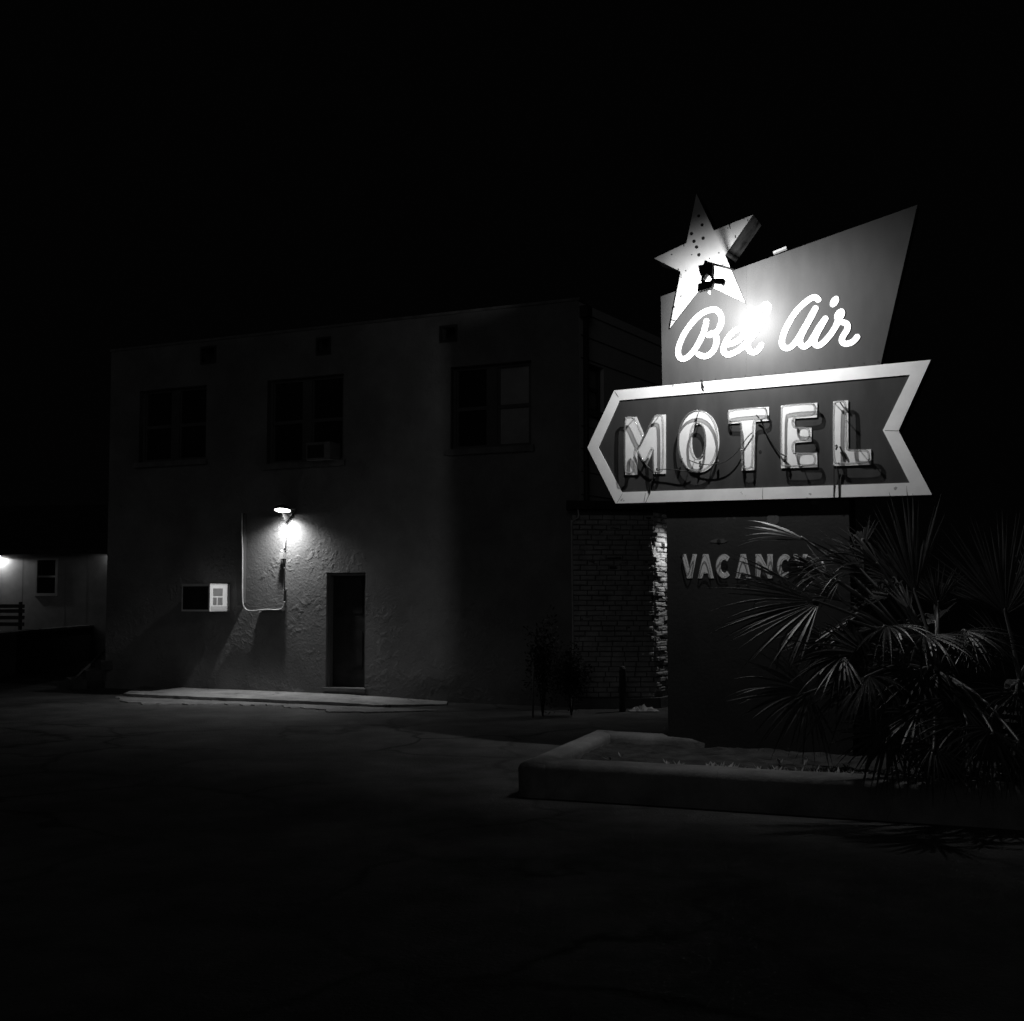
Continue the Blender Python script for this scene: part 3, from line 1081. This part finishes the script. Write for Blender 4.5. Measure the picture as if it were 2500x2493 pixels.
for (x, y) in ((1880 + 1265 / 8.05, 700 + 290 / 8.05), (1880 + 1640 / 8.05, 700 + 1078 / 8.05), (1880 + 925 / 8.05, 700 + 1140 / 8.05)):
    m = MB()
    c = S.px(x, y, PO)
    m.prism(S, [(c[0] + .006 * math.cos(g), c[1] + .006 * math.sin(g)) for g in [k * math.pi / 4 for k in range(8)]], PO + .011, PO + .014)
    m.build('screw', M_SIDE, pan)

# star: a deep tin box let into the edge of the panel
sc_c = S.P(1720, 640, -.018)
ang = math.radians(0)
su = Matrix.Rotation(ang, 3, 'Z') @ S.u
ST = Frame((sc_c - su).xy[:], sc_c.xy[:])
STAR = [(1700, 472), (1743, 562.5), (1839, 523.7), (1770.6, 623), (1819.5, 740), (1718.5, 693), (1635, 802), (1661, 663.4), (1595.7, 630.8), (1675.5, 593)]
spoly = [ST.px(x, y) for x, y in STAR]
m = MB()
m.prism(ST, spoly, -.36, -.004)
star = m.build('star', M_SIDE, sign)
m = MB()
m.prism(ST, inset(spoly, .002), -.004, .0)
m.build('star_face', M_STAR, star)
def zc(x, y): return (1560 + x / 3.22, 460 + y / 3.22)
for (x, y, r) in ((470, 217, .016), (497, 288, .017), (413, 357, .018), (505, 392, .018), (433, 417, .018), (453, 462, .018), (471, 523, .018), (330, 847, .009), (368, 648, .007), (258, 520, .007), (415, 521, .006), (628, 508, .008), (555, 552, .006), (378, 903, .006)):
    m = MB()
    c = ST.px(*zc(x, y))
    m.prism(ST, [(c[0] + r * math.cos(g), c[1] + r * math.sin(g)) for g in [k * math.pi / 6 for k in range(12)]], .0006, .002)
    m.build('socket_hole', M_HOLE, star)
for (x0, y0, x1, y1, r) in ((710, 285, 718, 318, .006), (823, 232, 828, 244, .005), (855, 245, 857, 258, .005), (757, 372, 760, 390, .006), (353, 440, 355, 458, .005), (200, 588, 200, 600, .004), (309, 632, 311, 645, .006), (331, 670, 331, 705, .004), (277, 925, 279, 938, .006), (255, 1033, 290, 1042, .005)):
    m = MB()
    m.tube([ST.P(*zc(x0, y0), .001), ST.P(*zc(x1, y1), .001)], r, 6)
    m.build('rust_nick', M_SIDE, star)

# floodlight reaching out from the top edge of the panel
OFF = .92
fl = bpy.data.objects.new('floodlight', None)
fl.empty_display_size = .1
C.objects.link(fl)
fl.parent = sign
fl.location = S.P(1726, 642, OFF) - sign.location
def zf(x, y): return (1660 + x / 10.73, 600 + y / 10.73)
m = MB()
m.tube([S.P(1792, 659, -.10), S.P(1790, 658, .0), S.P(1727, 641, OFF)], .012, 8)
m.tube([S.P(1727, 641, OFF), S.P(1724, 646, OFF)], .022, 8)
m.build('arm', M_BLACK, fl)
HOOD = [(505, 540), (640, 515), (665, 420), (700, 405), (745, 435), (735, 490), (860, 490), (872, 620), (868, 720), (852, 770), (868, 820), (900, 868), (935, 870), (1050, 865), (1150, 872), (1185, 900), (1165, 980), (1130, 1055), (1105, 1010), (1040, 1000), (900, 980), (880, 1000), (868, 1055), (800, 1130), (640, 1165), (500, 1205), (470, 1190), (490, 1010), (575, 985), (585, 950), (540, 925), (580, 900), (585, 820), (555, 780), (520, 660)]
LENSH = [(720, 745), (700, 770), (660, 830), (622, 900), (650, 955), (740, 952), (805, 948), (850, 880), (800, 800), (760, 775)]
# outline bridged to the opening so the bulb guard stays open
def holed(outer, inner):
    bi, bj, bd = 0, 0, 1e9
    for i, p in enumerate(outer):
        for j, q in enumerate(inner):
            d = (p[0] - q[0]) ** 2 + (p[1] - q[1]) ** 2
            if d < bd: bi, bj, bd = i, j, d
    inn = inner[bj:] + inner[:bj + 1]
    return outer[:bi + 1] + inn[::-1] + outer[bi:]
def split_shape():
    """body in three solid pieces round the opening"""
    top = [p for p in HOOD[:9]] + [(852, 770), (868, 820), (850, 880), (800, 800), (760, 775), (720, 745), (700, 770), (660, 830), (622, 900), (580, 900), (585, 820), (555, 780), (520, 660)]
    low = [(622, 900), (650, 955), (740, 952), (805, 948), (850, 880), (868, 820), (900, 868), (880, 1000), (868, 1055), (800, 1130), (640, 1165), (500, 1205), (470, 1190), (490, 1010), (575, 985), (585, 950), (540, 925), (580, 900)]
    sd = [(900, 868), (935, 870), (1050, 865), (1150, 872), (1185, 900), (1165, 980), (1130, 1055), (1105, 1010), (1040, 1000), (900, 980)]
    return top, low, sd
tp, lw_, sd = split_shape()
for nm, pl, o0, o1 in (('hood', tp, OFF - .05, OFF + .03), ('lamp_housing', lw_, OFF - .04, OFF + .02), ('shutter', sd, OFF - .03, OFF + .01)):
    m = MB()
    m.prism(S, [S.px(*zf(x, y), OFF) for x, y in pl], o0, o1)
    m.build(nm, M_BLACK, fl)
Lp = S.P(1757, 702, .74)
aim = S.P(1835, 862, .0)
m = MB()
m.tube([Lp + S.n * .11, Lp + S.n * .05], .02, 10)
m.blob(Lp + S.n * .035, (.02, .02, .02), 1, 0, 2)
m.build('bulb', mat('bulb_glass', .8, .4, emit=3), fl)
m = MB()
lu, lz = S.px(1757, 702, .74)
fv = []
for dz in (-.030, .075):
    for (du, dn) in ((-.125, -.105), (-.125, .0), (-.120, .0), (-.120, -.105)):
        fv.append(S.p(lu + du, lz + dz, .74 + dn))
m.add(fv, [[0, 1, 2, 3], [4, 5, 6, 7], [0, 1, 5, 4], [1, 2, 6, 5], [2, 3, 7, 6], [3, 0, 4, 7]])
m.build('light_shield', M_BLACK, fl)  # plate added beside the bulb to keep its light off the facade
spot('lamp_light', Lp, aim, LAMP_W, 180, .58, .03, fl)

# pillar
PB = -.05
x0u = S.px(1629, 1500, PB)[0]
x1u = S.px(2073, 1250, PB)[0]
m = MB()
m.fbox(S, x0u, x1u, .15, S.px(1800, 1150)[1], PB - .40, PB)
pil = m.build('pillar', M_PILLAR, sign)
for (x, y, r) in ((1755, 1321, .020), (1666, 1356, .018)):
    m = MB()
    c = S.px(x, y, PB)
    m.prism(S, [(c[0] + r * math.cos(g), c[1] + r * math.sin(g)) for g in [k * math.pi / 6 for k in range(12)]], PB + .0035, PB + .006)
    m.build('cable_hole', M_HOLE, pil)
rn = random.Random(2)
m_scr = mat('scraped_paint', .05, .7, .015, 20)
for (x, y, rx, rz) in ((1755, 1321, .085, .025), (1888, 1268, .07, .05), (1990, 1226, .04, .03), (1920, 1224, .03, .02)):
    m = MB()
    c = S.px(x, y, PB)
    m.prism(S, [(c[0] + rx * rn.uniform(.7, 1.15) * math.cos(g), c[1] + rz * rn.uniform(.7, 1.2) * math.sin(g)) for g in [k * math.pi / 7 for k in range(14)]], PB + .0005, PB + .003)
    m.build('paint_patch', m_scr, pil)

VH = (1353, 1412)
def vl(ch, x0, x1):
    w_ = x1 - x0
    t, b = VH
    h = b - t
    if ch == 'V': p = [(0, 0), (.27, 0), (.5, .62), (.72, 0), (1, 0), (.68, 1), (.34, 1)]
    if ch == 'A': p = [(.33, 0), (.66, 0), (1, 1), (.70, 1), (.64, .8), (.36, .8), (.27, 1), (0, 1)]
    if ch == 'N': p = [(0, 0), (.30, 0), (.68, .55), (.68, 0), (1, 0), (1, 1), (.72, 1), (.30, .42), (.30, 1), (0, 1)]
    if ch == 'Y': p = [(0, 0), (.3, 0), (.5, .35), (.7, 0), (1, 0), (.64, .6), (.64, 1), (.36, 1), (.36, .6)]
    if ch == 'C':
        p = []
        for k in range(15):
            g = math.radians(48 + k * 264 / 14)
            p.append((.52 + .52 * math.cos(g), .5 - .5 * math.sin(g)))
        for k in range(15):
            g = math.radians(312 - k * 264 / 14)
            p.append((.54 + .24 * math.cos(g) * 1.0, .5 - .27 * math.sin(g)))
    return [(x0 + a * w_, t + c_ * h) for a, c_ in p]
for ch, a, b in (('V', 1665, 1702), ('A', 1704, 1743), ('C', 1748, 1787), ('A', 1796, 1834), ('N', 1845, 1887), ('C', 1897, 1935), ('Y', 1936, 1972)):
    poly = [S.px(x, y, PB) for x, y in vl(ch, a, b)]
    m = MB()
    m.prism(S, poly, PB + .001, PB + .005)
    o = m.build('vacancy_letter', mat('vacancy_enamel', .55, .5, .08, 9) if ch == 'V' and a == 1665 else bpy.data.materials['vacancy_enamel'], sign)
    c = Vector((sum(p[0] for p in poly) / len(poly), sum(p[1] for p in poly) / len(poly)))
    tp_ = [(x - .004, z) for x, z in inset(poly, .009)]
    m = MB()
    m.tube([S.p(x, z, PB + .028) for x, z in chaikin(tp_, 2)], .0042, 8, closed=True)
    m.build('neon_tube', M_TUBE, o)

# ------------------------------------------------------------------ unseen lamp on an assumed post behind the sign, lighting the annex's turned end
q = ANX.p(AW + .80, 2.78, -.10)
al = thing('unseen_yard_lamp', 'unseen lit lamp on an assumed thin post in the yard behind the sign pillar', 'lamp', (q.x, q.y, 0))
m = MB()
m.tube([(q.x + .12, q.y + .05, 0), (q.x + .12, q.y + .05, 2.9), (q.x + .02, q.y, 2.93)], .03, 10)
m.build('post', M_BLACK, al)
m = MB()
ax = Z; e1 = ANX.u; e2 = ANX.n
lathe(m, q, [(.09, .06), (.095, .09), (.06, .14), (.001, .16)])
m.build('lamp_shade', M_BLACK, al)
m = MB()
lathe(m, q, [(.001, -.03), (.05, -.02), (.055, .03), (.03, .07), (.001, .08)])
m.build('lens', mat('small_lens', .8, .4, emit=3), al)
spot('lamp_bulb', q - ANX.u * .09, ANX.p(AW - .02, 1.9), ANNEX_W, 112, 1.0, .04, al)

# ------------------------------------------------------------------ planter
def planter():
    H = .30
    A = ground(1264, 1858, H); B = ground(1900, 1893, H)
    Cb = ground(1446, 1781, H); D = ground(1548, 1794, H)
    A = A.xy; B = B.xy; Cb = Cb.xy; D = D.xy
    df = (B - A).normalized(); db = (D - Cb).normalized()
    A2 = A; B2 = A + df * 7.0; C2 = Cb; D2 = Cb + df * 1.7
    out = [A2, B2, D2, C2]
    t = thing('planter', 'low rendered concrete planter with rounded rims around the foot of the sign', 'planter', (A.x, A.y, 0))
    # closed rim with rounded profile
    def seg(p, q, w_, nm):
        d = (q - p).normalized(); nn = Vector((-d.y, d.x))
        m = MB()
        rn = random.Random(int(p.x * 100))
        n = max(6, int((q - p).length / .25))
        prof = [(0, -.03), (-.003, H * .5), (0, H - .06), (.018, H - .022), (.06, H - .003), (w_ * .5, H + .004), (w_ - .04, H - .003), (w_ - .01, H - .02), (w_, H - .06), (w_, -.03)]
        vs = []
        for i in range(n + 1):
            c = p.lerp(q, i / n)
            for (a, z) in prof:
                jz = rn.uniform(-.004, .004)
                v = c + nn * (a + jz)
                vs.append((v.x, v.y, z + (jz if z > .1 else 0)))
        k = len(prof)
        fs = [[i * k + j, i * k + j + 1, (i + 1) * k + j + 1, (i + 1) * k + j] for i in range(n) for j in range(k - 1)]
        fs += [list(range(k)), [n * k + j for j in range(k)]]
        m.add(vs, fs, True)
        m.build(nm, M_PLANTER, t)
    wf = .36
    seg(A2 + df * .10, B2, wf, 'rim')
    nA = Vector((-df.y, df.x))
    dl = (C2 - A2).normalized()
    seg(C2 - dl * .02, A2 + dl * .02, .27, 'rim')
    seg(D2, C2 + df * .16, .26, 'rim')
    # rounded corner cheeks
    for p, r in ((A2 + df * .17 + nA * .17, .19), (C2 + df * .17 - nA * .12, .17)):
        m = MB()
        n = 20
        prof = [(r, -.03), (r, H - .06), (r - .018, H - .022), (r - .06, H - .002), (.001, H + .001)]
        vs = [(p.x + a * math.cos(2 * math.pi * k / n), p.y + a * math.sin(2 * math.pi * k / n), z) for a, z in prof for k in range(n)]
        m.add(vs, [[j * n + k, j * n + (k + 1) % n, (j + 1) * n + (k + 1) % n, (j + 1) * n + k] for j in range(len(prof) - 1) for k in range(n)], True)
        m.build('corner', M_PLANTER, t)
    # soil
    m = MB()
    rn = random.Random(1)
    i0 = A2 + df * .25 + nA * .3; i1 = B2 + nA * .3; i2 = Cb + df * 6.0 - nA * .2; i3 = C2 + df * .2 - nA * .2
    n, k = 60, 22
    vs = []
    for j in range(k + 1):
        for i in range(n + 1):
            p = i0.lerp(i1, i / n).lerp(i3.lerp(i2, i / n), j / k)
            vs.append((p.x + rn.uniform(-.02, .02), p.y + rn.uniform(-.02, .02), .205 + rn.uniform(-.016, .018) + .02 * math.sin(p.x * 3) * math.cos(p.y * 4)))
    m.add(vs, [[j * (n + 1) + i, j * (n + 1) + i + 1, (j + 1) * (n + 1) + i + 1, (j + 1) * (n + 1) + i] for j in range(k) for i in range(n)], True)
    struct(m.build('soil', M_SOIL))
    # weeds along the front rim
    m = MB()
    rn = random.Random(7)
    for c in range(170):
        t_ = abs(rn.gauss(.0, .9))
        p = A2 + df * (1.55 + rn.random() * 1.9) + nA * (.42 + abs(rn.gauss(0, .16)))
        if rn.random() < .2: p = A2 + df * rn.uniform(.5, 4) + nA * rn.uniform(.42, 1.4)
        for l in range(rn.randint(4, 9)):
            g = rn.uniform(0, 6.28)
            d = Vector((math.cos(g), math.sin(g), rn.uniform(.4, 1.6))).normalized()
            ln = rn.uniform(.03, .10)
            b = Vector((p.x, p.y, .205))
            sd = Vector((-math.sin(g), math.cos(g), 0)) * rn.uniform(.006, .014)
            m.add([b, b + d * ln * .5 + sd, b + d * ln, b + d * ln * .5 - sd], [[0, 1, 2, 3]])
    tag(m.build('weeds', M_WEED), 'sparse weeds growing in the soil along the front rim of the planter', 'weeds', kind='stuff')
planter()

# ------------------------------------------------------------------ palms
def fan(name, parent, hub, tip, facing, spread, nseg, seed, crown, fold=.35, droop=.10, petr=.010, width=1.0):
    """hub/tip: world points; facing: rough normal; crown: where the petiole starts"""
    rn = random.Random(seed)
    a = (tip - hub); L0 = a.length; a.normalize()
    nrm = (facing - a * facing.dot(a)).normalized()
    s = a.cross(nrm).normalized()
    m = MB()
    n = 8
    dl = 2 * spread / nseg
    for i in range(nseg):
        g = -spread + (i + .5) * dl + rn.uniform(-.02, .02)
        ln = L0 * (1 - .28 * (abs(g) / 1.6) ** 2) * rn.uniform(.86, 1.06)
        # cupped fan: outer segments bend back
        d = (a * math.cos(g) + s * math.sin(g)) + nrm * (.22 * (1 - math.cos(g)) + rn.uniform(-.05, .05))
        d.normalize()
        t_ = nrm.cross(d).normalized()
        nn = d.cross(t_)
        sag = droop * rn.uniform(.3, 1.9)
        broken = rn.random() < .12
        vs = []
        for k in range(n + 1):
            t = k / n
            c = hub + d * (ln * t) - Z * (sag * ln * t ** 2.6)
            if broken and t > .6:
                c = hub + d * (ln * .6) - Z * (sag * ln * .3) + (d * .35 - Z * .9) * (ln * (t - .6) * .8)
            wmax = ln * .42 * math.tan(dl / 2) * 1.05
            hwd = ln * t * math.tan(dl / 2) * 1.05 if t < .42 else wmax * max(.0, 1 - ((t - .42) / .58) ** 1.5)
            hwd = max(hwd * width, .0008)
            vs += [c - t_ * hwd, c + nn * (hwd * fold * (1 if i % 2 else -1) * 1.6), c + t_ * hwd]
        fs = []
        for k in range(n):
            b = 3 * k
            fs += [[b, b + 1, b + 4, b + 3], [b + 1, b + 2, b + 5, b + 4]]
        m.add(vs, fs)
    o = m.build(name, M_LEAF, parent)
    m = MB()
    mid = crown.lerp(hub, .55) + Z * (.06 * (hub - crown).length)
    m.tube(catmull([crown, mid, hub, hub + a * .05], 6), petr * 1.8, 6, r2=petr * .7)
    m.build('petiole', M_PETI, o)
    return o

def palm(label, base_px, base_Y, crown_px, crown_Y, fans, seed):
    cr = at(crown_px[0], crown_px[1], crown_Y)
    g = Vector((cr.x + .03, cr.y + .05, .2))
    t = thing('fan_palm', label, 'palm', g, 'fan palms in the planter')
    m = MB()
    rn = random.Random(seed)
    n = 18
    prof = []
    H = cr.z - g.z
    k = 26
    vs, fs = [], []
    for j in range(k + 1):
        z = j / k
        r = .15 - .04 * z + (.02 if j % 2 else 0)
        for i in range(n):
            g_ = 2 * math.pi * i / n
            rr = r * (1 + rn.uniform(-.12, .12))
            c = g.lerp(cr, z)
            vs.append((c.x + rr * math.cos(g_), c.y + rr * math.sin(g_), c.z))
    for j in range(k):
        for i in range(n):
            fs.append([j * n + i, j * n + (i + 1) % n, (j + 1) * n + (i + 1) % n, (j + 1) * n + i])
    fs.append([k * n + i for i in range(n)])
    m.add(vs, fs)
    m.build('trunk', M_TRUNK, t)
    for q, (hx, hy, hY, tx, ty, tY, sp_, ns, fx, fy, fz, dr_) in enumerate(fans):
        fan('frond', t, at(hx, hy, hY), at(tx, ty, tY), Vector((fx, fy, fz)), math.radians(sp_), ns, seed * 100 + q, cr, droop=dr_)
    return t

FANS1 = [
 # hub x, y, Y, tip x, y, Y, half spread deg, segments, facing xyz, droop
 (2000, 1470, 9.1, 1735, 1500, 8.9, 55, 24, -.1, -.75, .6, .10),
 (2110, 1400, 9.75, 1960, 1262, 9.85, 66, 20, .5, -.7, .9, .30),
 (2150, 1385, 9.5, 2010, 1275, 9.6, 50, 14, .2, -.6, .9, .25),
 (2235, 1450, 9.5, 2185, 1190, 9.5, 34, 16, -.7, -.6, .2, .05),
 (2075, 1515, 8.9, 2035, 1640, 8.7, 48, 13, -.3, -.8, -.1, .03),
 (1975, 1690, 8.7, 1800, 1725, 8.4, 85, 28, .1, -.8, .5, .16),
 (2175, 1670, 8.6, 2135, 1850, 8.3, 50, 16, .2, -.9, .1, .08),
 (2222, 1490, 9.2, 2190, 1420, 9.1, 30, 6, -.6, -.6, .4, .02),
 (2120, 1600, 8.8, 1960, 1610, 8.5, 60, 20, .0, -.9, .3, .12),
 (2330, 1700, 8.5, 2300, 1880, 8.2, 60, 20, .0, -.9, .2, .10),
 (2290, 1560, 9.3, 2460, 1590, 9.0, 40, 16, .3, -.6, .8, .10),
 (1985, 1385, 9.9, 1880, 1420, 10.0, 70, 16, .2, -.7, .6, .20),
 (1970, 1320, 9.9, 1800, 1270, 10.1, 34, 8, .1, -.5, .9, .12),
 (2060, 1470, 9.6, 1930, 1375, 9.7, 48, 16, .1, -.5, .9, .18),
 (2240, 1640, 8.9, 2080, 1760, 8.5, 60, 18, .0, -.9, .3, .14),
 (2110, 1330, 9.7, 2110, 1255, 9.8, 40, 7, -.6, -.6, .5, .10),
 (2165, 1530, 9.1, 2050, 1560, 8.6, 70, 24, -.4, -.3, 1., .30),
 (2255, 1550, 9.0, 2230, 1590, 8.4, 75, 26, -.2, -.4, 1., .28),
 (2285, 1520, 9.6, 2200, 1490, 10.1, 70, 22, -.5, -.2, 1., .22),
 (2350, 1540, 9.0, 2440, 1580, 8.5, 75, 24, -.1, -.4, 1., .30),
 (2210, 1590, 9.3, 2090, 1640, 9.3, 70, 22, -.5, -.3, .8, .30),
 (2100, 1500, 9.2, 1990, 1560, 9.4, 75, 24, -.6, .1, .8, .25),
 (2180, 1455, 9.5, 2080, 1430, 9.9, 70, 24, -.6, .2, .8, .15),
 (2120, 1650, 8.5, 2010, 1760, 8.1, 70, 24, -.5, -.2, .8, .30),
 (2240, 1740, 8.4, 2180, 1880, 8.0, 70, 22, -.2, -.8, .4, .20),
 (2020, 1400, 9.85, 1915, 1352, 9.95, 60, 16, .2, -.7, .6, .22),
 (2050, 1420, 9.6, 1960, 1420, 9.7, 70, 18, -.2, -.7, .5, .30),
 (2060, 1600, 8.7, 1950, 1660, 8.3, 60, 20, -.2, -.7, .5, .22),
 (2190, 1420, 9.8, 2080, 1330, 9.9, 55, 22, -.2, -.8, .6, .10),
 (2150, 1500, 9.6, 2100, 1400, 9.7, 70, 24, -.2, -.8, .5, .12),
 (2290, 1480, 9.6, 2300, 1360, 9.6, 70, 26, -.2, -.8, .5, .10),
 (2380, 1560, 9.0, 2480, 1640, 8.7, 75, 26, .1, -.8, .4, .14),
 (2020, 1560, 9.1, 1900, 1580, 9.0, 65, 24, -.1, -.8, .3, .14),
 (2260, 1640, 8.7, 2190, 1760, 8.3, 75, 26, -.1, -.8, .4, .16),
 (2420, 1780, 8.1, 2400, 1920, 7.8, 75, 24, -.1, -.9, .2, .18),
 (2170, 1790, 8.3, 2090, 1880, 8.0, 80, 24, -.3, -.8, .3, .22),
 (2480, 1800, 8.1, 2500, 1930, 7.8, 75, 24, -.1, -.9, .2, .18),
 (2280, 1820, 8.1, 2250, 1920, 7.8, 80, 24, -.2, -.9, .2, .18),
 (2360, 1760, 8.3, 2340, 1900, 7.9, 70, 22, -.1, -.8, .3, .20),
]
FANS2 = [
 (2455, 1500, 9.3, 2420, 1240, 9.2, 66, 38, -.75, -.65, .25, .04),
 (2420, 1750, 8.8, 2330, 1790, 8.5, 60, 20, .0, -.9, .3, .12),
 (2480, 1690, 8.9, 2420, 1740, 8.6, 50, 16, .0, -.8, .6, .12),
 (2560, 1500, 9.3, 2620, 1300, 9.3, 60, 26, .2, -.9, .3, .06),
 (2470, 1600, 8.9, 2360, 1480, 8.9, 40, 16, .0, -.6, .8, .10),
 (2560, 1760, 8.6, 2560, 1920, 8.3, 60, 20, .1, -.9, .3, .10),
]
palm('fan palm with split drooping fronds crossing the arrow and the small lettering', None, None, (2290, 1640), 9.35, FANS1, 3)
palm('fan palm with a tall upright frond, farther from the sign pillar', None, None, (2490, 1660), 9.3, FANS2, 5)

# ------------------------------------------------------------------ house, yard wall, stairs at the far left
HF = Frame((-14.8, 30.2), (-9.2, 29.6))
h = thing('house', 'single storey house with vertical panel siding and one sash window, beyond the motel', 'house', HF.p(5, 0))
hu0 = -6.0
hu1 = HF.px(258, 1400)[0] + 4.2
wr = rect(HF, 90, 1366, 138, 1450)
EAV = HF.px(150, 1352)[1]
m = MB()
wall_holes(m, HF, hu0, hu1, -.05, EAV, [wr], .2, .10)
m.add([HF.p(hu0, -.05, -7), HF.p(hu1, -.05, -7), HF.p(hu1, EAV, -7), HF.p(hu0, EAV, -7)], [[0, 1, 2, 3]])
m.build('wall', M_SIDING, h)
m = MB()
u = hu0 + .2
while u < hu1:
    if not (wr[0] - .12 < u < wr[1] + .12):
        m.fbox(HF, u, u + .012, .0, EAV - .01, .0005, .003)
    u += .61
m.build('siding_batten', mat('siding_joint', .2, .8), h)
m = MB()
m.add([HF.p(hu0 - .3, EAV - .02, .35), HF.p(hu1 + .3, EAV - .02, .35), HF.p(hu1 + .3, EAV + 1.5, -3.5), HF.p(hu0 - .3, EAV + 1.5, -3.5), HF.p(hu1 + .3, EAV - .02, -7.3), HF.p(hu0 - .3, EAV - .02, -7.3),
       HF.p(hu0 - .3, EAV + .1, .35), HF.p(hu1 + .3, EAV + .1, .35), HF.p(hu1 + .3, EAV + 1.62, -3.5), HF.p(hu0 - .3, EAV + 1.62, -3.5)],
      [[0, 1, 2, 3], [3, 2, 4, 5], [6, 7, 8, 9], [0, 1, 7, 6], [1, 2, 8, 7], [0, 3, 9, 6]])
m.build('roof', M_ROOF, h)
u0, u1, z0, z1 = wr
m = MB()
for b in ((u0 - .05, u1 + .05, z0 - .06, z0 + .02), (u0 - .05, u1 + .05, z1 - .02, z1 + .05), (u0 - .05, u0 + .02, z0 + .02, z1 - .02), (u1 - .02, u1 + .05, z0 + .02, z1 - .02)):
    m.fbox(HF, *b, .002, .035)
m.fbox(HF, u0 + .02, u1 - .02, (z0 + z1) / 2 - .02, (z0 + z1) / 2 + .03, -.06, -.01)
wo = m.build('window', mat('window_trim', .3, .6), h)
m = MB()
m.fbox(HF, u0, u1, z0, z1, -.09, -.08)
m.build('pane', M_GLASS, wo)
q = HF.P(-6, 1355, .15)
pl = thing('porch_lamp', 'lit lamp under the house eave at the left edge of the picture', 'lamp', q)
m = MB()
ax = Z; e1 = HF.u; e2 = HF.n
lathe(m, q, [(.10, -.02), (.11, .03), (.07, .07), (.001, .08)])
m.build('lamp_shade', M_BLACK, pl)
m = MB()
lathe(m, q, [(.001, -.05), (.06, -.035), (.08, .0), (.001, .01)])
m.build('lens', M_LENS, pl)
spot('lamp_bulb', q - Z * .06, q - Z * 2, HOUSE_W, 178, .2, .04, pl)
# second lamp on the motel's far flank, throwing light on the house wall
q = HF.P(262, 1349, .16)
fl2 = thing('flank_lamp', 'small lit lamp under the house eave, hidden behind the corner of the motel block', 'lamp', q)
q2 = q + HF.u * .12
m = MB()
lathe(m, q2, [(.05, -.02), (.06, .02), (.001, .04)])
m.build('lamp_shade', M_BLACK, fl2)
m = MB()
lathe(m, q2, [(.001, -.035), (.035, -.025), (.04, .0), (.001, .01)])
m.build('lens', mat('weak_lens', .8, .4, emit=3), fl2)
spot('lamp_bulb', q2 - Z * .045, q2 - Z * 2 - HF.u * .8, HOUSE_W * .05, 150, .3, .02, fl2)

YW = Frame((-10.75, 22.3), (-11.25, 29.0))
m = MB()
zt = YW.px(60, 1540)[1]
yw = thing('yard_wall', 'low dark rendered yard wall with a pale coping in front of the house', 'wall', YW.p(3, 0))
m.fbox(YW, -2, 7.9, -.05, zt - .06, -.2, 0)
m.build('wall_body', M_PLANTER if False else mat('old_render', .15, .9, .03, 2, .4, 20), yw)
m = MB()
rn = random.Random(4)
for k in range(-3, 13):
    m.fbox(YW, k * .6, k * .6 + .592, zt - .058 + rn.uniform(-.003, .003), zt + rn.uniform(-.004, .006), -.26, .05)
m.build('coping', M_CONC, yw)
# slatted bench back seen over the coping
bx = Frame((-13.2, 26.8), (-11.2, 26.8))
bt = thing('slat_fence', 'dark slatted wooden fence in front of the house at the left edge', 'fence', bx.p(0, 0))
r = [bx.px(62, y)[1] for y in (1480, 1492, 1508, 1524)]
ue = bx.px(60, 1500)[0]
for zz in r:
    m = MB()
    m.fbox(bx, ue - 3, ue, zz - .045, zz + .045, 0, .03)
    m.build('rail', M_WOOD, bt)
for uu in (ue - .15, ue - 1.7):
    m = MB()
    m.fbox(bx, uu, uu + .05, -.02, r[0] + .10, -.09, -.001)
    m.build('post', M_WOOD, bt)
# outside steps along the flank of the motel
st = thing('steps', 'dark wooden outside steps with a sloping rail at the left flank of the motel block', 'steps', ground(200, 1690))
s0 = ground(172, 1684)
dirv = Vector((.42, .9, 0)).normalized() * .4 + Vector((.55, 0, 0))
dirv.normalize()
sidev = Vector((-dirv.y, dirv.x, 0))
m = MB()
for k in range(3):
    p = s0 + dirv * (k * .26)
    vs = []
    for dz in (k * .17, k * .17 + .17):
        for (a_, b_) in ((0, 0), (.28, 0), (.28, .9), (0, .9)):
            v = p + dirv * a_ + sidev * b_
            vs.append((v.x, v.y, dz))
    m.add(vs, [[0, 1, 2, 3], [4, 5, 6, 7], [0, 1, 5, 4], [1, 2, 6, 5], [2, 3, 7, 6], [3, 0, 4, 7]])
m.build('tread', M_WOOD, st)
m = MB()
ra = at(172, 1668, s0.y); rb = at(252, 1592, s0.y + 1.0)
m.tube([ra, rb, rb + (rb - ra) * .3], .03, 8)
m.tube([s0, ra], .03, 8)
m.build('rail', M_WOOD, st)
